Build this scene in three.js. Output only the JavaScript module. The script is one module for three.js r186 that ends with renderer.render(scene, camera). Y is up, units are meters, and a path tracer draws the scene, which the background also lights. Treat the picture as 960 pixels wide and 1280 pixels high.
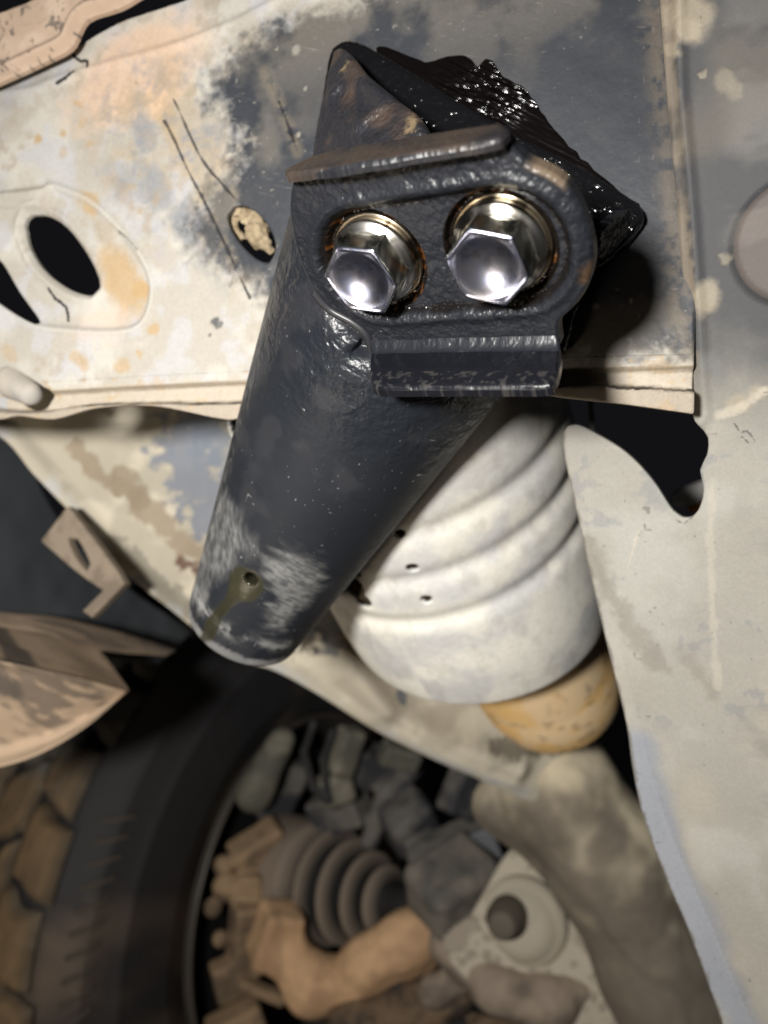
import * as THREE from 'three';
import { mergeGeometries } from 'three/addons/utils/BufferGeometryUtils.js';

// ---------------------------------------------------------------- camera, lamps, exposure
const scene = new THREE.Scene();
const EYE = new THREE.Vector3(0, 0.6, 0), F = 963;           // eye height under the car; focal length in pixels of the 960 x 1280 photograph
const camera = new THREE.PerspectiveCamera(2 * Math.atan(640 / F) * 180 / Math.PI, 0.75, 0.01, 20);
camera.position.copy(EYE);
camera.lookAt(0, 0.6, -1);
camera.focus = 0.225;
camera.userData.fStop = 8;
scene.add(camera);
scene.background = new THREE.Color().setRGB(0.006, 0.006, 0.007);
const KEY = new THREE.SpotLight(new THREE.Color().setRGB(1, 0.975, 0.935), 1.32, 0, 0.92, 1);   // hand torch beside the lens
KEY.position.set(-0.14, 0.63, 0.12); KEY.shadow.radius = 1.3; KEY.castShadow = true; KEY.target.position.set(0.0, 0.575, -0.38); scene.add(KEY, KEY.target);
const WARM = new THREE.PointLight(new THREE.Color().setRGB(1, 0.84, 0.66), 0.15);  // warm inspection lamp lying low on the left
WARM.position.set(-0.38, 0.22, -0.1); WARM.shadow.radius = 3; WARM.castShadow = true; scene.add(WARM);

// ---------------------------------------------------------------- helpers
const V3 = (x, y, z) => new THREE.Vector3(x, y, z);
const P = (x, y, d) => V3((x - 480) / F * d, EYE.y - (y - 640) / F * d, -d);
const clamp = (x, a = 0, b = 1) => Math.min(b, Math.max(a, x));
const lerp = (a, b, t) => a + (b - a) * t;
const sstep = (a, b, x) => { const t = clamp((x - a) / (b - a)); return t * t * (3 - 2 * t); };
let seed = 12345;
const rnd = () => { seed = (seed * 1664525 + 1013904223) >>> 0; return seed / 4294967296; };
const rr = (a, b) => a + (b - a) * rnd();
const TAB = new Float32Array(65536); for (let i = 0; i < 65536; i++) TAB[i] = rnd();
function n2(x, y) {
  const xi = Math.floor(x), yi = Math.floor(y); let a = x - xi, b = y - yi; a = a * a * (3 - 2 * a); b = b * b * (3 - 2 * b);
  const X = xi & 255, Y = (yi & 255) << 8, X1 = (xi + 1) & 255, Y1 = ((yi + 1) & 255) << 8;
  const p = TAB[Y | X], q = TAB[Y | X1], r = TAB[Y1 | X], s = TAB[Y1 | X1];
  return p + (q - p) * a + (r - p) * b + (p - q - r + s) * a * b;
}
function fbm(x, y, o = 4) { let s = 0, w = 0.5, t = 0; for (let i = 0; i < o; i++) { s += w * n2(x, y); t += w; w *= 0.5; x = x * 2.03 + 17.3; y = y * 2.03 + 5.7; } return s / t; }
function n3(x, y, z) { const k = Math.floor(z); let c = z - k; c = c * c * (3 - 2 * c); return lerp(n2(x + k * 37.7, y + k * 91.3), n2(x + (k + 1) * 37.7, y + (k + 1) * 91.3), c); }
function fbm3(x, y, z, o = 3) { let s = 0, w = 0.5, t = 0; for (let i = 0; i < o; i++) { s += w * n3(x, y, z); t += w; w *= 0.5; x = x * 2.03 + 17.3; y = y * 2.03 + 5.7; z = z * 2.03 + 3.1; } return s / t; }
const ridge = (x, y, o) => 1 - Math.abs(2 * fbm(x, y, o) - 1);

// curve through points; a third value 1 marks a sharp corner
function curve(pts, closed = true, step = 10) {
  const n = pts.length, out = [], start = closed ? Math.max(0, pts.findIndex((p) => p[2])) : 0, at = (i) => pts[(i + start) % n];
  const g = (i, lo, hi) => at(Math.min(hi, Math.max(lo, i)));
  const any = pts.some((p) => p[2]), total = closed ? n : n - 1;
  let runs = [];
  if (closed && !any) { for (let i = 0; i < n; i++) runs.push([pts[(i - 1 + n) % n], pts[i], pts[(i + 1) % n], pts[(i + 2) % n]]); }
  else {
    const cuts = []; for (let i = 0; i <= total; i++) if (i === 0 || i === total || at(i)[2]) cuts.push(i);
    for (let c = 0; c + 1 < cuts.length; c++) for (let i = cuts[c]; i < cuts[c + 1]; i++) runs.push([g(i - 1, cuts[c], cuts[c + 1]), at(i), at(i + 1), g(i + 2, cuts[c], cuts[c + 1])]);
  }
  for (const [a, b, c, d] of runs) {
    const k = Math.max(1, Math.min(24, Math.round(Math.hypot(c[0] - b[0], c[1] - b[1]) / step)));
    for (let j = 0; j < k; j++) {
      const t = j / k, t2 = t * t, t3 = t2 * t;
      out.push([0, 1].map((m) => 0.5 * (2 * b[m] + (c[m] - a[m]) * t + (2 * a[m] - 5 * b[m] + 4 * c[m] - d[m]) * t2 + (3 * b[m] - a[m] - 3 * c[m] + d[m]) * t3)));
    }
  }
  if (!closed) out.push(at(total).slice(0, 2));
  return out;
}
function polySD(poly, x, y) {
  let d = 1e9, inside = false;
  for (let i = 0, j = poly.length - 1; i < poly.length; j = i++) {
    const ax = poly[j][0], ay = poly[j][1], bx = poly[i][0], by = poly[i][1], ex = bx - ax, ey = by - ay, px = x - ax, py = y - ay;
    const t = clamp((px * ex + py * ey) / (ex * ex + ey * ey + 1e-20)), qx = px - ex * t, qy = py - ey * t;
    d = Math.min(d, qx * qx + qy * qy);
    if ((ay > y) !== (by > y) && x < ax + ex * (y - ay) / ey) inside = !inside;
  }
  return (inside ? -1 : 1) * Math.sqrt(d);
}
function lineD(poly, x, y) {
  let d = 1e9;
  for (let i = 1; i < poly.length; i++) {
    const ax = poly[i - 1][0], ay = poly[i - 1][1], ex = poly[i][0] - ax, ey = poly[i][1] - ay, px = x - ax, py = y - ay;
    const t = clamp((px * ex + py * ey) / (ex * ex + ey * ey + 1e-20)), qx = px - ex * t, qy = py - ey * t; d = Math.min(d, qx * qx + qy * qy);
  }
  return Math.sqrt(d);
}
// tabulate a 2-D function over a box for quick look-up
function tab(fn, b, n = 160) {
  const w = b[2] - b[0], h = b[3] - b[1], nx = n, ny = Math.max(8, Math.round(n * h / w)), a = new Float32Array((nx + 1) * (ny + 1));
  for (let j = 0; j <= ny; j++) for (let i = 0; i <= nx; i++) a[j * (nx + 1) + i] = fn(b[0] + w * i / nx, b[1] + h * j / ny);
  return (u, v) => {
    const x = clamp((u - b[0]) / w * nx, 0, nx - 1e-4), y = clamp((v - b[1]) / h * ny, 0, ny - 1e-4), i = x | 0, j = y | 0, s = x - i, t = y - j, k = j * (nx + 1) + i;
    return lerp(lerp(a[k], a[k + 1], s), lerp(a[k + nx + 1], a[k + nx + 2], s), t);
  };
}
// a plane with axes U, V and normal N towards the viewer
class Frame {
  constructor(O, N, up = V3(0, 1, 0)) { this.O = O.clone(); this.N = N.clone().normalize(); this.U = up.clone().cross(this.N).normalize(); this.V = this.N.clone().cross(this.U); }
  static three(a, b, c, up) { const n = b.clone().sub(a).cross(c.clone().sub(a)).normalize(); if (n.dot(EYE.clone().sub(a)) < 0) n.negate(); return new Frame(a, n, up); }
  pix(x, y) { const r = P(x, y, 1).sub(EYE), t = this.O.clone().sub(EYE).dot(this.N) / r.dot(this.N), q = r.multiplyScalar(t).add(EYE).sub(this.O); return [q.dot(this.U), q.dot(this.V)]; }
  poly(pts) { return pts.map((p) => [...this.pix(p[0], p[1])]); }
  shape(pts, closed = true) { return this.poly(curve(pts, closed)); }
  at(u, v, h = 0) { return this.O.clone().addScaledVector(this.U, u).addScaledVector(this.V, v).addScaledVector(this.N, h); }
}
const bounds = (poly, m = 0) => { const x = poly.map((p) => p[0]), y = poly.map((p) => p[1]); return [Math.min(...x) - m, Math.min(...y) - m, Math.max(...x) + m, Math.max(...y) + m]; };

// sheet metal cut to an outline, with holes, relief h(u, v, distance to the edge), rounded rim and thickness
function sheet(fr, outer, holes = [], { cell = 0.001, h = () => 0, t = 0.002, r = 0.0007, b, back = true } = {}) {
  const bb = bounds(outer, cell * 1.5), sdf = (u, v) => { let s = polySD(outer, u, v); for (const q of holes) s = Math.max(s, -polySD(q, u, v)); return s; };
  b = b ?? bb;
  const nx = Math.ceil((bb[2] - bb[0]) / cell), ny = Math.ceil((bb[3] - bb[1]) / cell), S = new Float32Array((nx + 1) * (ny + 1));
  for (let j = 0; j <= ny; j++) for (let i = 0; i <= nx; i++) S[j * (nx + 1) + i] = sdf(bb[0] + i * cell, bb[1] + j * cell) || 1e-9;
  const uv = [], key = new Map(), sd = [], tri = [], rim = [];
  const vert = (k, u, v, s) => { if (!key.has(k)) { key.set(k, uv.length); uv.push([u, v]); sd.push(s); } return key.get(k); };
  for (let j = 0; j < ny; j++) for (let i = 0; i < nx; i++) {
    const c = [[i, j], [i + 1, j], [i + 1, j + 1], [i, j + 1]], s = c.map(([x, y]) => S[y * (nx + 1) + x]);
    if (s[0] > 0 && s[1] > 0 && s[2] > 0 && s[3] > 0) continue;
    const ring = [];
    for (let k = 0; k < 4; k++) {
      const [x, y] = c[k], [x2, y2] = c[(k + 1) % 4], a = s[k], d = s[(k + 1) % 4], ia = y * (nx + 1) + x, ib = y2 * (nx + 1) + x2;
      if (a <= 0) ring.push([vert(ia, bb[0] + x * cell, bb[1] + y * cell, a), 0]);
      if ((a <= 0) !== (d <= 0)) { const q = clamp(a / (a - d), 0.02, 0.98), e = Math.min(ia, ib) * 4 + (Math.abs(ia - ib) === 1 ? 1 : 2) + 1e9; ring.push([vert(e, bb[0] + lerp(x, x2, q) * cell, bb[1] + lerp(y, y2, q) * cell, 0), 1]); }
    }
    for (let k = 1; k + 1 < ring.length; k++) tri.push(ring[0][0], ring[k][0], ring[k + 1][0]);
    for (let k = 0; k < ring.length; k++) { const a = ring[k], d = ring[(k + 1) % ring.length]; if (a[1] && d[1]) rim.push([a[0], d[0]]); }
  }
  const H = (u, v, s) => { const q = 1 - clamp(-s / r); return h(u, v, s) - (r > 0 ? r * (1 - Math.sqrt(Math.max(0, 1 - q * q))) : 0); };
  const pos = [], nor = [], tex = [], e = cell * 0.4, put = (u, v, hh, n) => { const p = fr.at(u, v, hh); pos.push(p.x, p.y, p.z); nor.push(n.x, n.y, n.z); tex.push((u - b[0]) / (b[2] - b[0]), (v - b[1]) / (b[3] - b[1])); };
  const grad = uv.map(([u, v], i) => {
    const f = (x, y) => H(x, y, Math.min(0, sdf(x, y)));
    const du = (f(u + e, v) - f(u - e, v)) / (2 * e), dv = (f(u, v + e) - f(u, v - e)) / (2 * e);
    return fr.N.clone().addScaledVector(fr.U, -du).addScaledVector(fr.V, -dv).normalize();
  });
  uv.forEach(([u, v], i) => put(u, v, H(u, v, Math.min(0, sd[i])), grad[i]));
  const n = uv.length, index = tri.slice();
  if (back) {
    uv.forEach(([u, v], i) => put(u, v, h(u, v, Math.min(0, sd[i])) - t, grad[i].clone().negate()));
    for (let k = 0; k < tri.length; k += 3) index.push(tri[k] + n, tri[k + 2] + n, tri[k + 1] + n);
    for (const [a, d] of rim) {
      const [u1, v1] = uv[a], [u2, v2] = uv[d], m = fr.U.clone().multiplyScalar(v2 - v1).addScaledVector(fr.V, -(u2 - u1)).normalize(), k = pos.length / 3;
      put(u1, v1, H(u1, v1, 0), m); put(u2, v2, H(u2, v2, 0), m); put(u1, v1, h(u1, v1, 0) - t, m); put(u2, v2, h(u2, v2, 0) - t, m);
      index.push(k, k + 2, k + 1, k + 1, k + 2, k + 3);
    }
  }
  return geom(pos, nor, tex, index);
}
function geom(pos, nor, tex, index, col) {
  const g = new THREE.BufferGeometry();
  g.setAttribute('position', new THREE.Float32BufferAttribute(pos, 3)); g.setAttribute('normal', new THREE.Float32BufferAttribute(nor, 3)); g.setAttribute('uv', new THREE.Float32BufferAttribute(tex, 2));
  if (col) g.setAttribute('color', new THREE.Float32BufferAttribute(col, 3));
  g.setIndex(index); return g;
}
// surface nets over a distance field
function sdfMesh(f, lo, hi, cell, uvOf, colOf) {
  const nx = Math.ceil((hi.x - lo.x) / cell) + 1, ny = Math.ceil((hi.y - lo.y) / cell) + 1, nz = Math.ceil((hi.z - lo.z) / cell) + 1, S = new Float32Array(nx * ny * nz);
  let o = 0; for (let k = 0; k < nz; k++) for (let j = 0; j < ny; j++) for (let i = 0; i < nx; i++) S[o++] = f(lo.x + i * cell, lo.y + j * cell, lo.z + k * cell);
  const id = new Int32Array(nx * ny * nz).fill(-1), pos = [], nor = [], tex = [], col = [], index = [], sx = 1, sy = nx, sz = nx * ny, off = [0, sx, sy, sx + sy, sz, sx + sz, sy + sz, sx + sy + sz];
  const ED = [[0, 1], [2, 3], [4, 5], [6, 7], [0, 2], [1, 3], [4, 6], [5, 7], [0, 4], [1, 5], [2, 6], [3, 7]], e = cell * 0.5;
  for (let k = 0; k < nz - 1; k++) for (let j = 0; j < ny - 1; j++) for (let i = 0; i < nx - 1; i++) {
    const b = i + j * sy + k * sz; let m = 0; for (let q = 0; q < 8; q++) if (S[b + off[q]] < 0) m |= 1 << q;
    if (m === 0 || m === 255) continue;
    let x = 0, y = 0, z = 0, c = 0;
    for (const [p, q] of ED) { const s = S[b + off[p]], t = S[b + off[q]]; if ((s < 0) === (t < 0)) continue; const w = s / (s - t); x += lerp(p & 1, q & 1, w); y += lerp(p >> 1 & 1, q >> 1 & 1, w); z += lerp(p >> 2, q >> 2, w); c++; }
    x = lo.x + (i + x / c) * cell; y = lo.y + (j + y / c) * cell; z = lo.z + (k + z / c) * cell;
    let gx = f(x + e, y, z) - f(x - e, y, z), gy = f(x, y + e, z) - f(x, y - e, z), gz = f(x, y, z + e) - f(x, y, z - e); const l = Math.hypot(gx, gy, gz) || 1; gx /= l; gy /= l; gz /= l;
    id[b] = pos.length / 3; pos.push(x, y, z); nor.push(gx, gy, gz);
    const t = uvOf ? uvOf(x, y, z) : [x * 5, y * 5]; tex.push(t[0], t[1]);
    if (colOf) col.push(...colOf(x, y, z, gx, gy, gz));
  }
  const quad = (a, b, c, d, flip) => { if (a < 0 || b < 0 || c < 0 || d < 0) return; flip ? index.push(a, c, b, a, d, c) : index.push(a, b, c, a, c, d); };
  for (let k = 1; k < nz - 1; k++) for (let j = 1; j < ny - 1; j++) for (let i = 1; i < nx - 1; i++) {
    const b = i + j * sy + k * sz, s = S[b] < 0;
    if (s !== S[b + sx] < 0) quad(id[b - sy - sz], id[b - sz], id[b], id[b - sy], !s);
    if (s !== S[b + sy] < 0) quad(id[b - sx - sz], id[b - sx], id[b], id[b - sz], !s);
    if (s !== S[b + sz] < 0) quad(id[b - sx - sy], id[b - sy], id[b], id[b - sx], !s);
  }
  return geom(pos, nor, tex, index, colOf && col);
}
const smin = (a, b, k) => { const h = Math.max(k - Math.abs(a - b), 0) / k; return Math.min(a, b) - h * h * k * 0.25; };
const smax = (a, b, k) => -smin(-a, -b, k);
// a tapered capsule
function cap(A, B, ra, rb) {
  const ax = A.x, ay = A.y, az = A.z, ex = B.x - ax, ey = B.y - ay, ez = B.z - az, l2 = ex * ex + ey * ey + ez * ez + 1e-12;
  return (x, y, z) => { const px = x - ax, py = y - ay, pz = z - az, t = clamp((px * ex + py * ey + pz * ez) / l2); return Math.hypot(px - ex * t, py - ey * t, pz - ez * t) - lerp(ra, rb, t); };
}
// lumpy body from capsules given in pixels: [x1, y1, d1, r1, x2, y2, d2, r2], radii in pixels too
function caps(list, k, cell, colOf, lump = 0, cut, lf = 50) {
  const fs = [], box = new THREE.Box3(), grow = (p, q) => { q += k * 0.3 + lump + 3 * cell; box.expandByPoint(p.clone().addScalar(q)); box.expandByPoint(p.clone().addScalar(-q)); };
  for (const c of list) {
    if (c.box) { // rounded box: centre in pixels and depth, half sizes in pixels, turns
      const [x, y, d, hx, hy, hz] = c.box, q = d / F, r = (c.r ?? 6) * q, p = P(x, y, d), m = new THREE.Matrix3().setFromMatrix4(new THREE.Matrix4().makeRotationFromEuler(new THREE.Euler(...(c.rot ?? [0, 0, 0])))).transpose().elements, H = [hx * q - r, hy * q - r, hz * q - r];
      fs.push((X, Y, Z) => { X -= p.x; Y -= p.y; Z -= p.z; const a = Math.abs(m[0] * X + m[3] * Y + m[6] * Z) - H[0], b = Math.abs(m[1] * X + m[4] * Y + m[7] * Z) - H[1], e = Math.abs(m[2] * X + m[5] * Y + m[8] * Z) - H[2]; return Math.hypot(Math.max(a, 0), Math.max(b, 0), Math.max(e, 0)) + Math.min(Math.max(a, b, e), 0) - r; });
      grow(p, Math.hypot(hx, hy, hz) * q); continue;
    }
    fs.push(cap(P(c[0], c[1], c[2]), P(c[4] ?? c[0], c[5] ?? c[1], c[6] ?? c[2]), c[3] / F * c[2], (c[7] ?? c[3]) / F * (c[6] ?? c[2])));
    for (const [x, y, d, r] of [c.slice(0, 4), [c[4] ?? c[0], c[5] ?? c[1], c[6] ?? c[2], c[7] ?? c[3]]]) grow(P(x, y, d), r / F * d);
  }
  const f = (x, y, z) => { let s = fs[0](x, y, z); for (let i = 1; i < fs.length; i++) s = smin(s, fs[i](x, y, z), k); if (lump) s += lump * (fbm3(x * lf, y * lf, z * lf, 3) - 0.5) * 2; return cut ? cut(s, x, y, z) : s; };
  return sdfMesh(f, box.min, box.max, cell, undefined, colOf);
}
// texture set of a surface over box b (metres): fn(u, v, o) sets o.r o.g o.b (linear), o.k (roughness), o.h (metres)
const LUT = new Uint8Array(4097); for (let i = 0; i <= 4096; i++) { const x = i / 4096; LUT[i] = Math.round(255 * (x <= 0.0031308 ? 12.92 * x : 1.055 * Math.pow(x, 1 / 2.4) - 0.055)); }
function paint(b, w, h, fn) {
  const C = new Uint8Array(w * h * 4), R = new Uint8Array(w * h * 4), B = new Float32Array(w * h), o = { r: 0, g: 0, b: 0, k: 0.5, h: 0 };
  for (let j = 0; j < h; j++) for (let i = 0; i < w; i++) {
    o.h = 0; fn(b[0] + (i + 0.5) / w * (b[2] - b[0]), b[1] + (j + 0.5) / h * (b[3] - b[1]), o);
    const q = j * w + i, p = q * 4; C[p] = LUT[clamp(o.r) * 4096 | 0]; C[p + 1] = LUT[clamp(o.g) * 4096 | 0]; C[p + 2] = LUT[clamp(o.b) * 4096 | 0]; C[p + 3] = 255;
    R[p] = 0; R[p + 1] = clamp(o.k) * 255; R[p + 2] = 0; R[p + 3] = 255; B[q] = o.h;
  }
  const mk = (d, fmt, type, srgb) => { const t = new THREE.DataTexture(d, w, h, fmt, type); t.magFilter = t.minFilter = THREE.LinearFilter; if (srgb) t.colorSpace = THREE.SRGBColorSpace; t.needsUpdate = true; return t; };
  return { map: mk(C, THREE.RGBAFormat, THREE.UnsignedByteType, true), roughnessMap: mk(R, THREE.RGBAFormat, THREE.UnsignedByteType), bumpMap: mk(B, THREE.RedFormat, THREE.FloatType), bumpScale: 1, roughness: 1 };
}
const mixc = (o, c, t) => { o.r += (c[0] - o.r) * t; o.g += (c[1] - o.g) * t; o.b += (c[2] - o.b) * t; };
const TMP = { r: 0, g: 0, b: 0 };
const setc = (o, c) => { o.r = c[0]; o.g = c[1]; o.b = c[2]; };
const S = (r, g, b) => new THREE.Color(`rgb(${r},${g},${b})`).toArray();
const coat = (p) => new THREE.MeshPhysicalMaterial({ side: THREE.DoubleSide, specularIntensity: 0.62, ...p });
const std = (p) => new THREE.MeshStandardMaterial({ side: THREE.DoubleSide, ...p });
const plain = (c, k = 0.8, m = 0) => std({ color: new THREE.Color().setRGB(...c), roughness: k, metalness: m });
const VCOL = std({ vertexColors: true, roughness: 0.85 });

// things and parts
const taken = {};
const numbered = (n) => { const k = taken[n] = (taken[n] ?? -1) + 1; return k ? `${n}_${String(k).padStart(3, '0')}` : n; };
function thing(name, label, category, base, group) {
  const o = new THREE.Group(); o.name = numbered(name); o.position.copy(base); o.userData = { label, category }; if (group) o.userData.group = group; scene.add(o); return o;
}
function part(o, name, g, m, label) {
  const root = []; for (let q = o; q && q !== scene; q = q.parent) root.push(q);
  const off = V3(0, 0, 0); root.forEach((q) => off.add(q.position));
  g.translate(-off.x, -off.y, -off.z);
  const me = new THREE.Mesh(g, m); me.name = name; me.castShadow = me.receiveShadow = true; if (label) me.userData.label = label; o.add(me); return me;
}
function tubeG(pts, r, seg = 40, rad = 8) { return new THREE.TubeGeometry(new THREE.CatmullRomCurve3(pts), seg, r, rad); }
// lathe of [radius, height] profile about an axis
function latheG(profile, O, axis, seg = 48) {
  const g = new THREE.LatheGeometry(profile.map((p) => new THREE.Vector2(p[0], p[1])), seg);
  g.applyQuaternion(new THREE.Quaternion().setFromUnitVectors(V3(0, 1, 0), axis.clone().normalize())); g.translate(O.x, O.y, O.z); return g;
}
// colours of the dried mud, dust and paint
const DUST = [0.385, 0.355, 0.305], PALE = [0.465, 0.44, 0.39], OCHRE = [0.40, 0.27, 0.13], PEACH = [0.60, 0.42, 0.29], DARK = [0.034, 0.038, 0.047], SLATE = [0.17, 0.19, 0.23], TAN = [0.30, 0.235, 0.16], BLACK = [0.012, 0.012, 0.014];
// muddy colour for the lumpy parts far back
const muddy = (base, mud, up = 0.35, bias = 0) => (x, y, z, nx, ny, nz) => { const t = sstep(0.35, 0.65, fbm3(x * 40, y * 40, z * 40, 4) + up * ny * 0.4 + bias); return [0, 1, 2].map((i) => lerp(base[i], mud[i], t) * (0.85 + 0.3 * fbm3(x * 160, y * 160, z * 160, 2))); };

// ---------------------------------------------------------------- concrete floor under the car
{
  const g = new THREE.PlaneGeometry(6, 6, 1, 1); g.rotateX(-Math.PI / 2); g.translate(0, -0.205, -0.5);
  const tx = paint([0, 0, 6, 6], 512, 512, (u, v, o) => { const f = fbm(u * 2, v * 2, 5), q = fbm(u * 14, v * 14, 3); setc(o, [0.26, 0.26, 0.26]); mixc(o, [0.17, 0.165, 0.16], sstep(0.4, 0.65, f)); o.k = 0.85; o.h = 0.002 * q; });
  const m = new THREE.Mesh(g, std(tx)); m.name = 'ground'; m.userData = { label: 'grey concrete floor under the vehicle', category: 'ground', kind: 'structure' }; m.receiveShadow = true; scene.add(m);
}

// ---------------------------------------------------------------- frame rail
const WALL = Frame.three(P(0, 300, 0.33), P(840, 300, 0.25), P(840, 301, 0.25));
{
  const w = WALL, outer = w.shape([[-90, 115, 1], [0, 92], [60, 70], [92, 60], [125, 40], [155, 25], [200, 10], [240, -5], [300, -45, 1], [876, -45, 1], [874, 300, 1], [868, 430, 1], [866, 519, 1], [780, 507], [700, 498], [640, 489], [500, 500], [320, 522], [285, 525], [200, 509], [130, 511], [75, 525], [30, 521], [0, 526], [-90, 524, 1]]);
  const hole1 = w.shape([[27, 292], [30, 272], [46, 265], [72, 276], [95, 301], [115, 335], [121, 358], [111, 368], [84, 361], [55, 341], [36, 317]]);
  const hole2 = w.shape([[-70, 250], [-30, 290], [0, 328], [22, 365], [49, 405], [20, 394], [-20, 366], [-80, 320]]);
  const hole3 = w.shape([[283, 268], [292, 257], [310, 258], [332, 278], [344, 305], [336, 328], [318, 322], [300, 305], [288, 287]]);
  const notch = w.shape([[2, 470, 1], [18, 462], [55, 484], [62, 487, 1], [50, 508], [34, 512], [14, 498]]);
  const b = bounds(outer, 0.002);
  const L = (pts, c = false) => w.shape(pts, c), ring = L([[-60, 405], [0, 372], [40, 404], [80, 412], [150, 414], [178, 402], [189, 370], [185, 340], [165, 305], [135, 272], [105, 248], [62, 232]]);
  const dRing = tab((u, v) => lineD(ring, u, v), b, 420), dish = tab((u, v) => polySD(ring, u, v), b, 300), d1 = tab((u, v) => polySD(hole1, u, v), b, 420);
  const ledge = w.shape([[-80, 250, 1], [40, 236], [66, 233], [62, 255], [35, 262], [0, 262], [-80, 262, 1]]), dLedge = tab((u, v) => polySD(ledge, u, v), b, 300);
  const seam = L([[-90, 140], [0, 118], [40, 112], [75, 99], [120, 85], [240, 50], [330, 10], [420, -45]]), dSeam = tab((u, v) => lineD(seam, u, v), b, 420);
  const lipTop = L([[-90, 475], [0, 483], [60, 489], [150, 484], [285, 478], [480, 470], [700, 462], [930, 457]]), lipMid = L([[-90, 503], [0, 512], [55, 514], [110, 506], [200, 503], [285, 503], [480, 492], [700, 480], [930, 492]]);
  const yTop = tab((u, v) => { let best = 1e9, s = 0; for (const p of lipTop) { const d = Math.abs(p[0] - u); if (d < best) { best = d; s = v - p[1]; } } return s; }, b, 500);
  const yMid = tab((u, v) => { let best = 1e9, s = 0; for (const p of lipMid) { const d = Math.abs(p[0] - u); if (d < best) { best = d; s = v - p[1]; } } return s; }, b, 500);
  const relief = (u, v) => {
    let h = 0;
    h += 0.0012 * Math.exp(-Math.pow(dRing(u, v) / 0.0016, 2)) - 0.0012 * sstep(0.001, -0.002, dish(u, v));
    const q = d1(u, v); h += 0.0012 * Math.exp(-Math.pow((q - 0.002) / 0.002, 2)) - 0.0012 * sstep(0.003, 0, q);
    h += 0.0022 * sstep(0.001, -0.002, dLedge(u, v));
    h += 0.001 * Math.exp(-Math.pow(dSeam(u, v) / 0.0018, 2));
    const a = yTop(u, v), m = yMid(u, v);
    h += 0.0035 * sstep(0.0004, -0.0012, a) * sstep(-0.001, 0.0004, m) * 0 - 0.004 * sstep(0.0006, -0.0012, a) + 0.0085 * sstep(0.0012, -0.0016, m);
    h += 0.0006 * (fbm(u * 45, v * 45, 3) - 0.5);
    return h;
  };
  // paint and mud
  const clean = w.shape([[262, 108], [300, 60], [352, 32], [420, 14], [560, -30], [1000, -60], [1000, 455], [860, 452], [700, 455], [560, 480], [330, 365], [290, 350], [250, 318], [236, 285], [270, 230], [300, 190], [285, 150]]);
  const dClean = tab((u, v) => polySD(clean, u, v), b, 300);
  const zoneP = w.shape([[130, 90], [200, 70], [300, 60], [340, 120], [330, 300], [300, 350], [250, 330], [200, 290], [140, 240], [120, 160]]), dZone = tab((u, v) => polySD(zoneP, u, v), b, 200);
  const grooves = [L([[165, 97], [205, 150], [236, 215], [262, 265], [312, 372]]), L([[195, 95], [215, 120], [250, 195], [276, 228], [300, 255]]), L([[330, 90], [350, 130], [372, 190]])].map((l) => tab((u, v) => lineD(l, u, v), b, 600));
  const cracks = [L([[88, 62], [93, 70], [100, 76], [109, 76], [110, 84]]), L([[72, 105], [84, 98], [93, 90]]), L([[58, 360], [66, 372], [80, 383], [83, 400]]), L([[148, 290], [160, 298], [172, 312]])];
  const blobs = [];
  const add = (x, y, r, c, s = 1, e = 1, a = 0) => { const p = w.pix(x, y); blobs.push([p[0], p[1], r / F * 0.3, c, s, e, Math.cos(a), Math.sin(a)]); };
  add(150, 350, 30, OCHRE, 0.8, 1.9, -0.95); add(112, 252, 16, OCHRE, 0.75, 1.5, -0.6); add(130, 292, 16, TAN, 0.5, 1.5, -0.9); add(176, 362, 12, OCHRE, 0.85, 1.4, -1);
  add(206, 140, 14, OCHRE, 0.55, 2.6, -1.1); add(225, 190, 12, OCHRE, 0.4, 3, -1.05); add(48, 176, 7, OCHRE, 0.8); add(96, 130, 6, OCHRE, 0.8); add(76, 164, 6, OCHRE, 0.7); add(102, 152, 8, OCHRE, 0.5); add(82, 188, 10, OCHRE, 0.4);
  add(190, 408, 9, OCHRE, 0.75); add(100, 450, 11, OCHRE, 0.6, 1.5, -1); add(153, 455, 9, OCHRE, 0.6, 1.5, -0.6); add(12, 440, 10, OCHRE, 0.4, 1.7, -1); add(112, 183, 6, OCHRE, 0.6); add(175, 445, 5, OCHRE, 0.6); add(205, 320, 18, TAN, 0.35, 1.6, -1);
  add(30, 92, 40, SLATE, 0.35, 2.2, 0.3); add(180, 165, 18, SLATE, 0.6, 1.6, -1); add(150, 225, 22, SLATE, 0.35, 1.8, -0.8); add(195, 235, 24, SLATE, 0.5, 1.5, -0.9); add(240, 280, 26, SLATE, 0.6, 1.4, -0.8);
  add(255, 175, 30, TAN, 0.5, 1.8, -1); add(270, 150, 16, DUST, 0.7, 1.7, -0.6); add(372, 62, 7, DUST, 0.8); add(372, 165, 3, DUST, 0.9); add(385, 112, 3, DUST, 0.8); add(380, 300, 4, DUST, 0.5);
  add(170, 90, 60, PEACH, 0.75, 1.9, 0.35); add(200, 115, 30, PEACH, 0.55, 1.2, 0); add(130, 405, 26, PEACH, 0.3, 1.9, 0.05); add(268, 402, 5, DARK, 0.8); add(273, 407, 4, DARK, 0.7, 1.5); add(262, 416, 3, DARK, 0.7);
  add(705, 30, 4, TAN, 0.5); add(640, 90, 5, SLATE, 0.5); add(742, 380, 3, DUST, 0.7); add(786, 372, 3, DUST, 0.9); add(820, 430, 3, DUST, 0.4);
  const tanStrip = L([[818, -40], [822, 60], [830, 160], [840, 280], [850, 380], [856, 460]]), dTan = tab((u, v) => lineD(tanStrip, u, v), b, 300);
  const botR = w.pix(700, 450)[0];
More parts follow.
